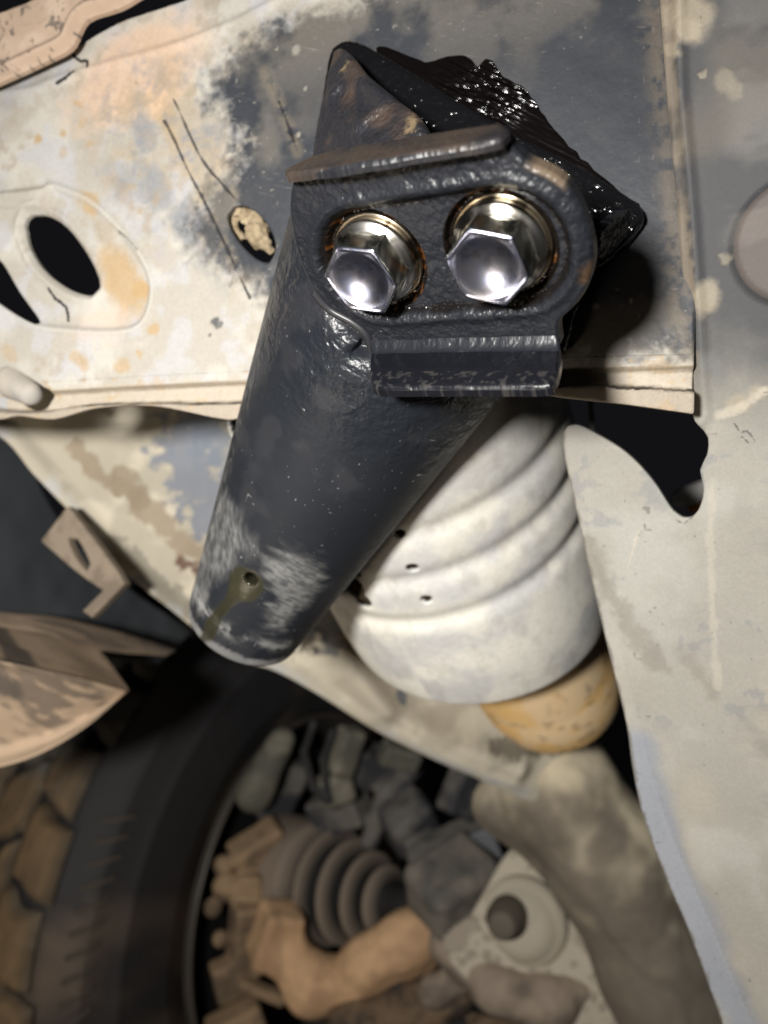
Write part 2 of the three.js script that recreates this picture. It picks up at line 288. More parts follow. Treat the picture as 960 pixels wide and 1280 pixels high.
  const ox = w.pix(205, 150);
  const tx = paint(b, 2048, Math.round(2048 * (b[3] - b[1]) / (b[2] - b[0])), (u, v, o) => {
    const f1 = fbm(u * 60 + 3, v * 60, 5), f2 = fbm(u * 260, v * 260 + 9, 4), f3 = n2(u * 1800, v * 1800);
    setc(o, DUST); mixc(o, PALE, sstep(0.4, 0.65, f1)); mixc(o, [0.42, 0.42, 0.44], 0.6 * sstep(0.5, 0.7, fbm(u * 90 + 40, v * 90, 4))); mixc(o, TAN, 0.45 * sstep(0.5, 0.75, f2) * sstep(0.35, 0.65, fbm(u * 28 + 2, v * 28, 3)));
    o.k = 0.8; o.h = 0.00022 * (f1 - 0.5) * 2 + 0.00012 * f2 + 0.00001 * f3;
    const wu = u + 0.006 * (fbm(u * 120, v * 120 + 70, 4) - 0.5), wv = v + 0.006 * (fbm(u * 120 + 50, v * 120, 4) - 0.5);
    for (const q of blobs) {
      const dx = wu - q[0], dy = wv - q[1]; if (dx * dx + dy * dy > q[2] * q[2] * 9 * q[5] * q[5]) continue;
      const x = dx * q[6] + dy * q[7], y = -dx * q[7] + dy * q[6], d = Math.hypot(x / q[5], y) / q[2];
      if (q[3] === DUST) continue;
      mixc(o, q[3], q[4] * sstep(1.25, 0.55, d + 0.5 * (f2 - 0.5)));
    }
    // clean dark paint where the dust was rubbed off
    const zone = sstep(0.012, -0.012, dZone(u, v) + 0.02 * (f1 - 0.5)); if (zone > 0.01) { const z1 = fbm(u * 130 + 3, v * 130 + 60, 5), z2 = fbm(u * 420, v * 420 + 33, 4); mixc(o, [0.2, 0.215, 0.245], zone * 0.6 * sstep(0.42, 0.68, 0.6 * z1 + 0.4 * z2)); mixc(o, [0.36, 0.27, 0.16], zone * 0.5 * sstep(0.42, 0.7, 0.6 * fbm(u * 110, v * 110 + 11, 4) + 0.4 * f2)); }
    const dc = dClean(u, v) + 0.012 * (fbm(u * 100 + 7, v * 100, 5) - 0.5) + 0.010 * (fbm(u * 420 + 7, v * 420, 4) - 0.5) + 0.007 * (fbm(u * 30 + v * 200, v * 60 - u * 260, 3) - 0.5);
    let t = sstep(0.0065, -0.006, dc);
    const edge = Math.exp(-Math.pow(Math.max(0, -dClean(u, v)) / 0.03, 2));
    const film = sstep(0.5, 0.74, fbm(u * 55 + 20, v * 55, 5) + 0.10 * edge), dusty = clamp(-0.02 + 0.65 * film * edge + 0.2 * (fbm(u * 30, v * 30 + 8, 3) - 0.35));
    const c = [0, 1, 2].map((i) => lerp(DARK[i], [0.30, 0.26, 0.2][i], dusty * 0.5)); mixc(o, c, t);
    o.k = lerp(o.k, 0.5 + 0.25 * dusty, t); o.h -= 0.0005 * t * (1 - 0.8 * dusty);
    if (t > 0.02) { // fine scratches and dust rings in the dark paint
      const s = n2(u * 900 + v * 2600, v * 260 - u * 100); if (s > 0.86) mixc(o, DUST, 0.35 * t * edge * sstep(0.86, 0.98, s) * sstep(0.45, 0.6, n2(u * 150, v * 150)));
      const sp = n2(u * 700 + 33, v * 700); if (sp > 0.93) mixc(o, DUST, 0.5 * t * sstep(0.93, 0.99, sp) * (0.25 + edge));
    }
    const tn = Math.exp(-Math.pow((dTan(u, v) + 0.004 * (f1 - 0.5)) / 0.004, 2)); mixc(o, [0.2, 0.16, 0.115], 0.45 * tn * sstep(0.3, 0.55, f2));
    for (const q of blobs) if (q[3] === DUST) { const d = Math.hypot((wu - q[0]), wv - q[1]) / q[2]; if (d < 2) mixc(o, DUST, 0.7 * q[4] * sstep(1.3, 0.5, d + 0.6 * (f2 - 0.5))); }
    for (const g of grooves) { const d = g(u, v) + 0.0006 * (f2 - 0.5); if (d < 0.004) { const wd = 0.0001 + 0.0010 * fbm(u * 150 + 90, v * 150, 3), s = sstep(wd, wd * 0.3, d) * sstep(0.38, 0.55, fbm(u * 90 + 90, v * 90, 3) + (v < ox[1] ? 0.12 : -0.25)); mixc(o, BLACK, 0.85 * s); o.h -= 0.0005 * s; mixc(o, [0.42, 0.33, 0.2], 0.16 * sstep(0.004, 0.001, d) * (1 - s) * sstep(0.4, 0.6, f2)); } }
    const m = yMid(u, v), tp = yTop(u, v);
    if (tp < 0.004) { // bottom seam and lip
      const gl = sstep(0.0025, -0.001, tp + 0.004 * (f2 - 0.5)) * (u < botR ? 1 : 0.9);
      mixc(o, u < 0.0 ? [0.34, 0.34, 0.345] : [0.40, 0.345, 0.27], gl * 0.85); o.k = 0.75;
      const lip = sstep(0.001, -0.001, m); mixc(o, u < 0 ? [0.54, 0.44, 0.36] : [0.33, 0.28, 0.22], lip * 0.9);
      mixc(o, OCHRE, 0.4 * sstep(0.6, 0.72, f2)); o.h += 0.0004 * f2;
      const ck = Math.abs(m + 0.003 * (fbm(u * 90, 3, 3) - 0.5)); if (u > 0.04 && ck < 0.0008) { mixc(o, BLACK, 0.8 * sstep(0.4, 0.5, fbm(u * 130, 9, 2))); o.h -= 0.0005; }
      const tk = Math.abs(tp); if (tk < 0.0005) mixc(o, TAN, 0.5);
    }
    for (const c2 of cracks) { const d = lineD(c2, u, v) + 0.0004 * (f3 - 0.5); if (d < 0.0008) { const s = sstep(0.0008, 0.0003, d); mixc(o, BLACK, s); o.h -= 0.0005 * s; } }
    const rg = dRing(u, v); if (rg < 0.002) mixc(o, PALE, 0.6 * sstep(0.002, 0.0006, rg));
    o.r *= 0.93 + 0.14 * f3; o.g *= 0.93 + 0.14 * f3; o.b *= 0.93 + 0.14 * f3;
  });
  const o = thing('frame_rail', 'dusty dark frame rail with oval holes behind the black bracket', 'frame rail', w.at(0, 0));
  part(o, 'web_panel', sheet(w, outer, [hole1, hole2, hole3, notch], { cell: 0.0009, h: relief, t: 0.0025, r: 0.0006, b }), std(tx));
  // torn mud in the small hole
  const mud = caps([[300, 265, 0.303, 9, 318, 275, 0.302, 10], [322, 290, 0.303, 14, 334, 312, 0.302, 8], [296, 285, 0.305, 4, 330, 322, 0.303, 4], [288, 270, 0.304, 4, 300, 300, 0.304, 4]], 0.001, 0.0005, (x, y, z) => { const t = fbm3(x * 300, y * 300, z * 300, 3); return [lerp(0.12, 0.5, t), lerp(0.08, 0.4, t), lerp(0.04, 0.26, t)]; }, 0.0032, undefined, 190);
  part(o, 'mud_clod', mud, VCOL, 'crumbly dried mud stuck in the small hole');
  // plug seen in the notch above the lip
  part(o, 'plug', caps([[18, 478, 0.333, 22, 38, 492, 0.325, 15]], 0.001, 0.0008, muddy([0.25, 0.25, 0.26], [0.42, 0.38, 0.32])), VCOL, 'grey round plug at the left end of the lip');
  // wet black paint brushed over the rail beside the bracket
  const so = w.shape([[470, 60], [532, 78], [550, 72], [572, 70], [590, 74], [598, 86], [606, 74], [622, 84], [628, 96], [644, 104], [664, 120], [676, 140], [720, 190], [770, 236], [800, 262], [760, 300], [600, 220], [520, 150]]), sb = bounds(so, 0.001);
  const dir = (() => { const a = w.pix(540, 80), c = w.pix(680, 150); const l = Math.hypot(c[0] - a[0], c[1] - a[1]); return [(c[0] - a[0]) / l, (c[1] - a[1]) / l]; })();
  const wc = w.pix(600, 112);
  const wet = paint(sb, 900, 700, (u, v, q) => { const x = u * dir[0] + v * dir[1], y = -u * dir[1] + v * dir[0], near = sstep(0.030, 0.008, Math.hypot(u - wc[0], (v - wc[1]) * 1.5)); const s = fbm(x * 60, y * 1000, 2), g = fbm(x * 300, y * 1100 + 5, 2); q.k = 0.14 + 0.06 * g; q.r = 0.004; q.g = 0.003; q.b = 0.003; q.h = (0.0002 + 0.0012 * near) * s + (0.0001 + 0.0010 * near) * g; });
  part(o, 'wet_paint_patch', sheet(new Frame(w.at(0, 0, 0.0007), w.N), so.map(([u, v]) => [u + 0.0006 * (n2(u * 900, v * 900) - 0.5) * 2, v + 0.0007 * (n2(u * 900 + 40, v * 900) - 0.5) * 2]), [], { cell: 0.0007, t: 0.0006, r: 0.0004, b: sb }), std(wet), 'wet glossy black paint brushed beside the bracket');
}

// ---------------------------------------------------------------- peach coloured floor flange, top left
{
  const w = new Frame(WALL.at(0, 0, 0.009), WALL.N), outer = w.shape([[-90, 45, 1], [0, 14], [45, -4], [110, -50, 1], [240, -50, 1], [190, -20], [165, -5], [146, 6], [112, 17], [100, 26], [95, 36], [88, 52], [74, 64], [40, 80], [0, 98], [-90, 138, 1]]), b = bounds(outer, 0.002);
  const tx = paint(b, 700, 500, (u, v, o) => { const f = fbm(u * 80, v * 80, 5), g = fbm(u * 400, v * 400, 3); setc(o, [0.47, 0.345, 0.255]); mixc(o, [0.55, 0.425, 0.325], sstep(0.4, 0.65, f)); mixc(o, [0.3, 0.23, 0.17], 0.5 * sstep(0.58, 0.7, g)); if (g > 0.7) mixc(o, DARK, 0.6 * sstep(0.7, 0.76, g)); o.k = 0.85; o.h = 0.0003 * f + 0.0001 * g; });
  const edge = w.shape([[240, -50], [165, -5], [146, 6], [112, 17], [100, 26], [95, 36], [88, 52], [74, 64], [40, 80], [0, 98], [-90, 138]], false);
  const o = thing('floor_flange', 'peach coloured dusty sheet flange in the top left corner', 'flange', w.at(0, 0));
  part(o, 'sheet', sheet(w, outer, [], { cell: 0.001, t: 0.003, r: 0.001, b, h: (u, v) => { const d = lineD(edge, u, v); return 0.003 * sstep(0.007, 0.002, d) - 0.004 * sstep(0.0035, 0, d) + 0.0008 * (fbm(u * 40, v * 40, 2) - 0.5); } }), std(tx));
}

// ---------------------------------------------------------------- inner panel on the right
{
  const w = Frame.three(P(860, 300, 0.245), P(900, 1200, 0.30), P(720, 560, 0.28));
  const outer = w.shape([[1080, -50, 1], [822, -50, 1], [832, 100], [843, 230], [853, 360], [860, 470], [864, 515], [874, 532], [885, 547], [884, 568], [875, 588], [880, 612], [873, 638], [860, 648], [842, 640], [815, 600], [782, 566], [742, 541], [718, 531], [704, 540], [705, 572], [720, 640], [738, 720], [760, 815], [782, 905], [790, 960], [803, 1020], [832, 1100], [862, 1170], [905, 1290], [925, 1345, 1], [1080, 1345, 1]]), b = bounds(outer, 0.002);
  const L = (p, c = false) => w.shape(p, c), leftE = L([[704, 540], [705, 572], [720, 640], [738, 720], [760, 815], [782, 905], [790, 960], [803, 1020], [832, 1100], [862, 1170], [905, 1290], [925, 1345]]), dL = tab((u, v) => lineD(leftE, u, v), b, 300);
  const fold = L([[705, 560], [735, 660], [770, 760], [800, 860], [826, 950], [860, 1040], [900, 1130], [950, 1240], [990, 1345]]), dF = tab((u, v) => lineD(fold, u, v), b, 300);
  const leftOf = tab((u, v) => polySD([...fold, ...leftE.slice().reverse()], u, v), b, 300);
  const disc = tab((u, v) => { const c = w.pix(1000, 300), e = w.pix(916, 300); return Math.hypot(u - c[0], v - c[1]) - Math.abs(e[0] - c[0]); }, b, 200);
  const upEdge = L([[832, -50], [834, 100], [845, 230], [855, 360], [862, 470], [866, 515]]), dU = tab((u, v) => lineD(upEdge, u, v), b, 300);
  const dirt = [[864, 22, 26, 1, 0], [838, 20, 16, 1, 0], [838, 70, 12, 1, 1], [882, 375, 20, 1, 0], [925, 505, 14, 0.8, 2], [905, 100, 11, 0.5, 0], [918, 112, 12, 0.5, 0], [878, 88, 6, 0.7, 0], [906, 322, 8, 0.6, 0], [950, 488, 12, 0.8, 0], [860, 35, 14, 1, 0]].map(([x, y, r, s]) => [...w.pix(x, y), r / F * 0.25, s]);
  const streaks = [[L([[735, 680], [752, 720], [775, 760], [800, 800], [822, 830]]), 0.006, 0.5], [L([[850, 815], [880, 850], [892, 870]]), 0.004, 0.4], [L([[900, 520], [930, 508], [955, 488]]), 0.0022, -0.6], [L([[785, 710], [793, 680], [800, 660]]), 0.0007, -0.5], [L([[890, 600], [888, 680], [890, 760], [896, 860]]), 0.002, -0.35]].map(([l, r, s]) => [tab((u, v) => lineD(l, u, v), b, 260), r, s]);
  const cracks = [L([[918, 530], [926, 540], [934, 538], [944, 552], [938, 556], [928, 546]]), L([[845, 650], [855, 655], [866, 646]])];
  const y0 = w.pix(900, 380)[1], y1 = w.pix(900, 620)[1], yb = w.pix(900, 1150)[1];
  const blueL = L([[796, 935], [810, 1000], [832, 1070], [858, 1130], [890, 1210], [935, 1300]]), dBlue = tab((u, v) => lineD(blueL, u, v), b, 300);
  const tx = paint(b, 1024, 2048, (u, v, o) => {
    const f1 = fbm(u * 45 + 9, v * 45, 5), f2 = fbm(u * 240, v * 240, 4), f3 = n2(u * 1800, v * 1800);
    setc(o, [0.285, 0.27, 0.235]); mixc(o, [0.34, 0.33, 0.295], sstep(0.35, 0.7, f1)); mixc(o, [0.27, 0.255, 0.23], 0.5 * sstep(0.5, 0.75, fbm(u * 18, v * 30 + 5, 4))); mixc(o, [0.40, 0.345, 0.28], sstep(0, 1, (y1 - v) / (y1 - yb)) * 0.6 * sstep(0.35, 0.6, fbm(u * 25, v * 14, 3)));
    const top = sstep(y1, y0, v + 0.05 * (f1 - 0.5)); 
    const film = sstep(0.45, 0.75, fbm(u * 60 + 30, v * 60, 5)); setc(TMP, [0.034, 0.035, 0.039]); mixc(TMP, [0.11, 0.093, 0.07], 0.5 * film + 0.04); mixc(o, [TMP.r, TMP.g, TMP.b], top);
    o.k = 0.75 - 0.1 * top; o.h = 0.0004 * f1 + 0.0001 * f2 + 0.00001 * f3;
    const spots = sstep(0.62, 0.72, fbm(u * 130 + 60, v * 130, 4)); mixc(o, [0.16, 0.17, 0.19], 0.4 * spots * sstep(0.45, 0.6, fbm(u * 20, v * 20 + 40, 2)) * (1 - top));
    mixc(o, [0.17, 0.16, 0.145], 0.5 * sstep(0.5, 0.65, fbm(u * 30 + 11, v * 80, 4)) * sstep(w.pix(900, 600)[0], w.pix(945, 600)[0], u) * sstep(0.35, 0.6, fbm(u * 16, v * 16 + 4, 2)));
    const wu = u + 0.005 * (fbm(u * 150, v * 150 + 70, 4) - 0.5), wv = v + 0.005 * (fbm(u * 150 + 50, v * 150, 4) - 0.5);
    for (const q of dirt) { const d = Math.hypot(wu - q[0], wv - q[1]) / q[2]; if (d < 1.5) { const s = q[3] * sstep(1.3, 0.5, d + 0.5 * (f2 - 0.5)); mixc(o, [0.30, 0.255, 0.185], s * 0.75); o.h += 0.0003 * s; } }
    const ue = dU(u, v); if (ue < 0.008 && v > y1) mixc(o, [0.2, 0.16, 0.115], 0.7 * sstep(0.004, 0.0015, ue + 0.004 * (f2 - 0.5)) * sstep(0.35, 0.55, f1 + 0.1));
    for (const [d, r, s] of streaks) { const q = d(u, v) + r * 1.4 * (f2 - 0.5), t = sstep(r, r * 0.2, q); if (t > 0) mixc(o, s > 0 ? [0.17, 0.155, 0.125] : [0.46, 0.41, 0.33], Math.abs(s) * t); }
    mixc(o, [0.235, 0.255, 0.30], 0.75 * sstep(0.011, 0.003, dBlue(u, v) + 0.012 * (f1 - 0.5)));
    for (const q of cracks) { const d = lineD(q, u, v) + 0.0006 * (f3 - 0.4); if (d < 0.0005) mixc(o, BLACK, 0.6 * sstep(0.0005, 0.0001, d) * sstep(0.35, 0.5, f2)); }
    if (disc(u, v) < 0) mixc(o, [0.13, 0.1, 0.085], 0.55 * sstep(0.001, -0.001, disc(u, v)));
    { const e = dL(u, v); if (e < 0.004) mixc(o, [0.13, 0.115, 0.095], 0.8 * sstep(0.0016, 0.0003, e + 0.002 * (f2 - 0.45))); const q = n2(u * 480 + 20, v * 480); mixc(o, [0.10, 0.085, 0.07], 0.6 * sstep(0.95, 0.985, q)); const sc = n2(u * 1400 + v * 500, v * 110 - u * 40); mixc(o, [0.46, 0.44, 0.40], 0.45 * sstep(0.93, 0.99, sc) * sstep(0.5, 0.65, f1) * (1 - top)); }
    o.r *= 0.94 + 0.12 * f3; o.g *= 0.94 + 0.12 * f3; o.b *= 0.94 + 0.12 * f3;
  });
  const o = thing('inner_panel', 'large grey beige sheet metal panel with torn notch along the right side', 'metal panel', w.at(0, 0));
  part(o, 'sheet', sheet(w, outer, [], { cell: 0.001, t: 0.002, r: 0.0006, b, h: (u, v) => { const s = leftOf(u, v), dd = sstep(0.002, -0.03, s); return -0.010 * dd + 0.0018 * sstep(0.0022, -0.0022, disc(u, v)) + 0.0012 * Math.exp(-Math.pow((dU(u, v) - 0.004) / 0.002, 2)) + 0.0025 * (fbm(u * 16, v * 16, 2) - 0.5); } }), std(tx));
}

// ---------------------------------------------------------------- the black bracket: arm, face plate, flanges, saddle
const PN = V3(-0.40, -0.714, 0.574).normalize(), PO = P(540, 330, 0.2), PU = (() => { const f = new Frame(PO, PN), a = f.pix(469, 326), b = f.pix(625, 309); return f.U.clone().multiplyScalar(b[0] - a[0]).addScaledVector(f.V, b[1] - a[1]).normalize(); })();
const PLATE = new Frame(PO, PN, PN.clone().cross(PU));
const armB = P(303, 783, 0.33), armT = P(478, 440, 0.272), rB = 0.0243, rT = 0.0432;
const bracket = thing('mounting_bracket', 'black painted tubular bracket with two shiny bolts, bolted against the frame rail', 'bracket', PO);
const AX = armB.clone().sub(armT), AL = AX.length(); AX.normalize();
const E1 = EYE.clone().sub(armT); E1.addScaledVector(AX, -E1.dot(AX)).normalize(); const E2 = AX.clone().cross(E1);
const armCut = PLATE.shape([[420, 195], [640, 160], [760, 250], [770, 380], [705, 440], [468, 440], [452, 424], [425, 398], [398, 372], [384, 340], [374, 290], [366, 240]]);
const capA = armT, armUV = (x, y, z) => { const px = x - capA.x, py = y - capA.y, pz = z - capA.z, a = px * E1.x + py * E1.y + pz * E1.z, c = px * E2.x + py * E2.y + pz * E2.z; return [Math.atan2(c, a) / (2 * Math.PI) + 0.5, ((px * AX.x + py * AX.y + pz * AX.z) / AL + 0.5) / 1.6]; };
function armCone(x, y, z) {
  const px = x - armT.x, py = y - armT.y, pz = z - armT.z, t = (px * AX.x + py * AX.y + pz * AX.z), q = Math.sqrt(Math.max(0, px * px + py * py + pz * pz - t * t)), r = lerp(rT, rB, t / AL);
  let s = (q - r) * 0.98; s = smax(s, t - AL, 0.003); return smax(s, -t - 0.03, 0.003);
}
const hit = (x, y, f) => { const a = P(x, y, 1).sub(EYE); let d = 0.14; for (let i = 0; i < 300 && d < 0.5; i++) { const s = f(a.x * d, EYE.y + a.y * d, a.z * d); if (s < 1e-5) break; d += Math.max(s * 0.8, 1e-5); } return V3(a.x * d, EYE.y + a.y * d, a.z * d); };
const drain = hit(313, 724, armCone), drainN = (() => { const q = drain.clone().sub(armT); q.addScaledVector(AX, -q.dot(AX)).normalize(); return q; })(), drainTube = cap(drain.clone().addScaledVector(drainN, 0.01), drain.clone().addScaledVector(drainN, -0.015), 0.0024, 0.0024);
{
  const arm = (x, y, z) => {
    let s = armCone(x, y, z);
    const px = x - PO.x, py = y - PO.y, pz = z - PO.z, hh = px * PN.x + py * PN.y + pz * PN.z, u = px * PLATE.U.x + py * PLATE.U.y + pz * PLATE.U.z, v = px * PLATE.V.x + py * PLATE.V.y + pz * PLATE.V.z;
    if (s < 0.006 && hh > -0.012) s = smax(s, -Math.max(-(hh + 0.0012), polySD(armCut, u, v)), 0.005);
    // the upper end stops at the rail and under the upper flange
    const wx = x - WALL.O.x, wz = z - WALL.O.z; s = smax(s, Math.min(-(wx * WALL.N.x + wz * WALL.N.z) + 0.002, (y - RAILY) * 0.5), 0.002);
    s = smax(s, v - UPV, 0.003);
    s = smax(s, -drainTube(x, y, z), 0.0008);
    return s;
  };
  const RAILY = P(300, 530, 0.31).y, UPV = PLATE.pix(480, 226)[1];
  const lo = V3(1, 1, 1), hi = V3(-1, -1, -1);
  for (const [p, r] of [[armB, rB], [armT.clone().addScaledVector(AX, -0.06), rT + 0.012]]) { lo.min(p.clone().addScalar(-r - 0.004)); hi.max(p.clone().addScalar(r + 0.004)); }
  const uvAt = (x, y) => { const p = hit(x, y, armCone); return armUV(p.x, p.y, p.z); };
  const CIRC = 2 * Math.PI * 0.034, LEN = AL * 1.6;           // texture coordinates to metres
  const M = (x, y) => { const q = uvAt(x, y); return [q[0] * CIRC, q[1] * LEN]; };
  const poly = (p) => curve(p).map(([x, y]) => M(x, y));
  const tb = [0, 0, CIRC, LEN];
  const M0 = M(268, 640)[0], PL = poly([[262, 640], [285, 622], [322, 688], [300, 700], [280, 715], [262, 735], [250, 760], [240, 745], [248, 690]]), dustL = tab((u, v) => polySD(PL, u, v), tb, 200);
  const PR = poly([[335, 700], [360, 690], [392, 700], [408, 715], [395, 740], [375, 765], [350, 790], [330, 772], [345, 745], [330, 725]]), dustR = tab((u, v) => polySD(PR, u, v), tb, 200);
  const ringD = (() => { const a = M(300, 818)[1]; return a; })(), ringA = M(300, 795)[1];
  const wetP = poly([[296, 708], [318, 712], [330, 728], [322, 744], [304, 752], [290, 762], [268, 800], [250, 800], [262, 770], [284, 742], [286, 722]]), dWet = tab((u, v) => polySD(wetP, u, v), tb, 300);
  const top = M(430, 420), mid = M(400, 560), edgeR = M(540, 590)[0], leath = M(440, 480), rub = M(300, 520);
  const tx = paint(tb, 1536, 1024, (u, v, o) => {
    const f1 = fbm(u * 120, v * 120, 4), f2 = fbm(u * 420, v * 420, 4), f3 = n2(u * 2600, v * 2600), f4 = fbm(u * 60 + 9, v * 60, 3);
    const rough = sstep(mid[1] + 0.012, leath[1] - 0.006, v + 0.02 * (f4 - 0.5));
    setc(o, [0.014, 0.016, 0.0205]); o.k = lerp(0.52, 0.29, rough) + 0.12 * f1;
    o.h = rough * (0.0008 * ridge(u * 200 + f1 * 2, v * 170, 4) * (0.35 + f4) + 0.0006 * f2 + 0.0005 * fbm(u * 90, v * 90 + 3, 2)) + 0.0006 * f4 + 0.00004 * f2 + 0.000012 * f3;
    // brushed dust
    const st = 0.6 * fbm(u * 900 + v * 500, v * 260 - u * 100, 4) + 0.4 * fbm(u * 300, v * 300 + 31, 4), st2 = 0.55 * fbm(u * 220 - v * 90, v * 1200 + u * 300, 4) + 0.45 * fbm(u * 340 + 7, v * 340, 4);
    const a = sstep(0.005, -0.006, dustL(u, v) + 0.010 * (fbm(u * 300, v * 100, 3) - 0.5)), c = sstep(0.004, -0.006, dustR(u, v) + 0.010 * (fbm(u * 130, v * 400 + 3, 4) - 0.5));
    let d = a * (0.3 + 0.7 * sstep(0.3, 0.7, st)) * 0.42 + c * (0.35 + 0.65 * sstep(0.3, 0.7, st2)) * 0.48;
    d += 0.55 * Math.exp(-Math.pow((v - ringA - 0.004 * (f1 - 0.5)) / 0.003, 2)) * sstep(0.35, 0.6, f1) * sstep(0.3, 0.6, st2) + 0.5 * sstep(ringD - 0.0005, ringD + 0.002, v + 0.003 * (f2 - 0.5));
    d += 0.30 * sstep(M0 - 0.010, M0 + 0.004, u) * sstep(0.45, 0.68, st) * sstep(mid[1] - 0.03, mid[1], v);                 // rubbed left flank
    d += 0.55 * sstep(edgeR + 0.003, edgeR - 0.006, u) * sstep(0.35, 0.7, st2) * sstep(top[1], mid[1] + 0.01, v);           // dusty right flank
    const sp = n2(u * 1500 + 5, v * 1500); d += 0.6 * sstep(0.955, 0.985, sp) * sstep(0.42, 0.66, f4) + 0.5 * sstep(0.965, 0.985, n2(u * 600, v * 600 + 77));
    mixc(o, [0.36, 0.355, 0.34], clamp(d)); o.k = lerp(o.k, 0.8, clamp(d));
    mixc(o, [0.045, 0.045, 0.05], 0.25 * sstep(0.55, 0.7, fbm(u * 80, v * 80 + 20, 3)));
    const w = sstep(0.001, -0.0012, dWet(u, v) + 0.005 * (f1 - 0.5)); mixc(o, [lerp(0.045, 0.022, f1), lerp(0.042, 0.02, f1), lerp(0.022, 0.012, f1)], 0.85 * w); o.k = lerp(o.k, 0.2, w);
  });
  part(bracket, 'tube_arm', sdfMesh(arm, lo, hi, 0.001, armUV), coat(tx), 'tapered black tube arm with brushed dust and small drain hole');
}
// face plate with its slot, flanges, saddle
const B1 = PLATE.pix(466, 331), B2 = PLATE.pix(622, 314);
const blackTex = (b, w, h, amp, dirt) => paint(b, w, h, (u, v, o) => {
  const f1 = fbm(u * 170, v * 170, 4), f2 = fbm(u * 620, v * 620, 3), f3 = n2(u * 2600, v * 2600), f4 = fbm(u * 60 + 9, v * 60, 3);
  setc(o, [0.014, 0.0155, 0.0195]); o.k = 0.33 + 0.12 * f1; o.h = amp * (0.0007 * f1 + 0.0006 * f2 * (0.3 + f4)) + 0.000012 * f3;
  const sp = n2(u * 1500 + 5, v * 1500); mixc(o, [0.3, 0.29, 0.27], 0.5 * sstep(0.96, 0.99, sp) * sstep(0.35, 0.6, f4));
  if (dirt) dirt(u, v, o, f1, f2, f4);
});
{
  const fr = PLATE, outer = fr.shape([[368, 212, 1], [420, 203], [500, 190], [625, 168, 1], [652, 200], [690, 219], [713, 240], [732, 280], [741, 325], [733, 362], [716, 386], [699, 402], [697, 412], [699, 434, 1], [466, 439, 1], [461, 420], [445, 405], [420, 392], [398, 372], [378, 338], [366, 300], [360, 255]], true), b = bounds(outer, 0.002);
  const ax = B2[0] - B1[0], ay = B2[1] - B1[1], l2 = ax * ax + ay * ay, l = Math.sqrt(l2);
  const slot = (u, v) => { const t = clamp(((u - B1[0]) * ax + (v - B1[1]) * ay) / l2, 0, 1.06); return Math.hypot(u - B1[0] - ax * t, v - B1[1] - ay * t) - 0.0158; };
  const rh = (u, v) => Math.min(Math.hypot(u - B1[0], v - B1[1]) - 0.0146, Math.hypot(u - B2[0], v - B2[1]) - 0.0146);
  const chip = fr.pix(686, 216), rust = fr.pix(738, 345);
  const tx = blackTex(b, 1100, 1024, 1, (u, v, o, f1, f2) => {
    const s = slot(u, v), q = rh(u, v), wet = sstep(0.0016, 0.0002, Math.abs(s + 0.0006) + 0.0016 * (f1 - 0.5));
    o.k = lerp(o.k, 0.12, wet * 0.9); mixc(o, [0.008, 0.007, 0.007], wet); if (q < 0.0005) { o.k = 0.14; setc(o, [0.008, 0.006, 0.005]); const r = sstep(0.62, 0.75, fbm(u * 300, v * 300 + 5, 3)); mixc(o, [0.12, 0.045, 0.01], 0.7 * r); }
    const a = Math.hypot(u - chip[0], v - chip[1]), c = Math.hypot(u - rust[0], v - rust[1]); mixc(o, [0.15, 0.11, 0.075], 0.8 * sstep(0.0065, 0.003, a + 0.003 * (f2 - 0.5)) * sstep(-0.0016, -0.0006, polySD(outer, u, v))); mixc(o, [0.07, 0.04, 0.02], 0.7 * sstep(0.004, 0.001, c + 0.003 * (f2 - 0.5)));
  });
  part(bracket, 'face_plate', sheet(fr, outer, [], { cell: 0.0005, t: 0.0045, r: 0.0014, b, h: (u, v) => -0.0017 * sstep(0.001, -0.0012, slot(u, v)) - 0.0026 * sstep(0.0003, -0.0006, rh(u, v)) + 0.0005 * (fbm(u * 110, v * 110, 2) - 0.5) + 0.0009 * Math.exp(-Math.pow((slot(u, v) - 0.0021) / 0.0014, 2)) * sstep(0.0, -0.002, polySD(outer, u, v)) }), coat(tx), 'black face plate with a long recessed slot round both bolts');
  const flange = (name, a, c, pts, t, dirt, fillet, label) => {
    const p = fr.pix(...a), q = fr.pix(...c), A = fr.at(...p), D = fr.at(...q).sub(A), N = PN.clone().cross(D).normalize(); if (N.dot(fr.V) < 0) N.negate();
    const f = new Frame(A, N, PN), o = f.shape(pts), fb = bounds(o, 0.001);
    part(bracket, name, sheet(f, o, [], { cell: 0.0005, t, r: 0.0013, b: fb, h: (u, v) => (fillet ? 0.0028 * Math.pow(1 - clamp(v / 0.0035), 2) : 0) + 0.0004 * (fbm(u * 130, v * 130, 2) - 0.5) }), coat(blackTex(fb, 700, 160, 0.8, dirt)), label);
  };
  flange('upper_flange', [366, 208], [632, 162], [[356, 216, 1], [440, 205], [540, 187], [612, 174], [628, 168], [636, 160], [628, 153], [600, 156], [530, 166], [440, 182], [392, 193], [354, 211, 1]], 0.0026, (u, v, o, f1, f2, f4) => { const d = sstep(0.35, 0.6, f4) * 0.65 + 0.2; mixc(o, [0.075, 0.052, 0.036], v < 0.0042 ? d * 0.6 : d * 0.05); const e = Math.hypot(u - 0.0505, v - 0.005); mixc(o, [0.4, 0.29, 0.17], 0.8 * sstep(0.004, 0.001, e + 0.003 * (f2 - 0.5))); }, false, 'upper flange with brown dirt on its top');
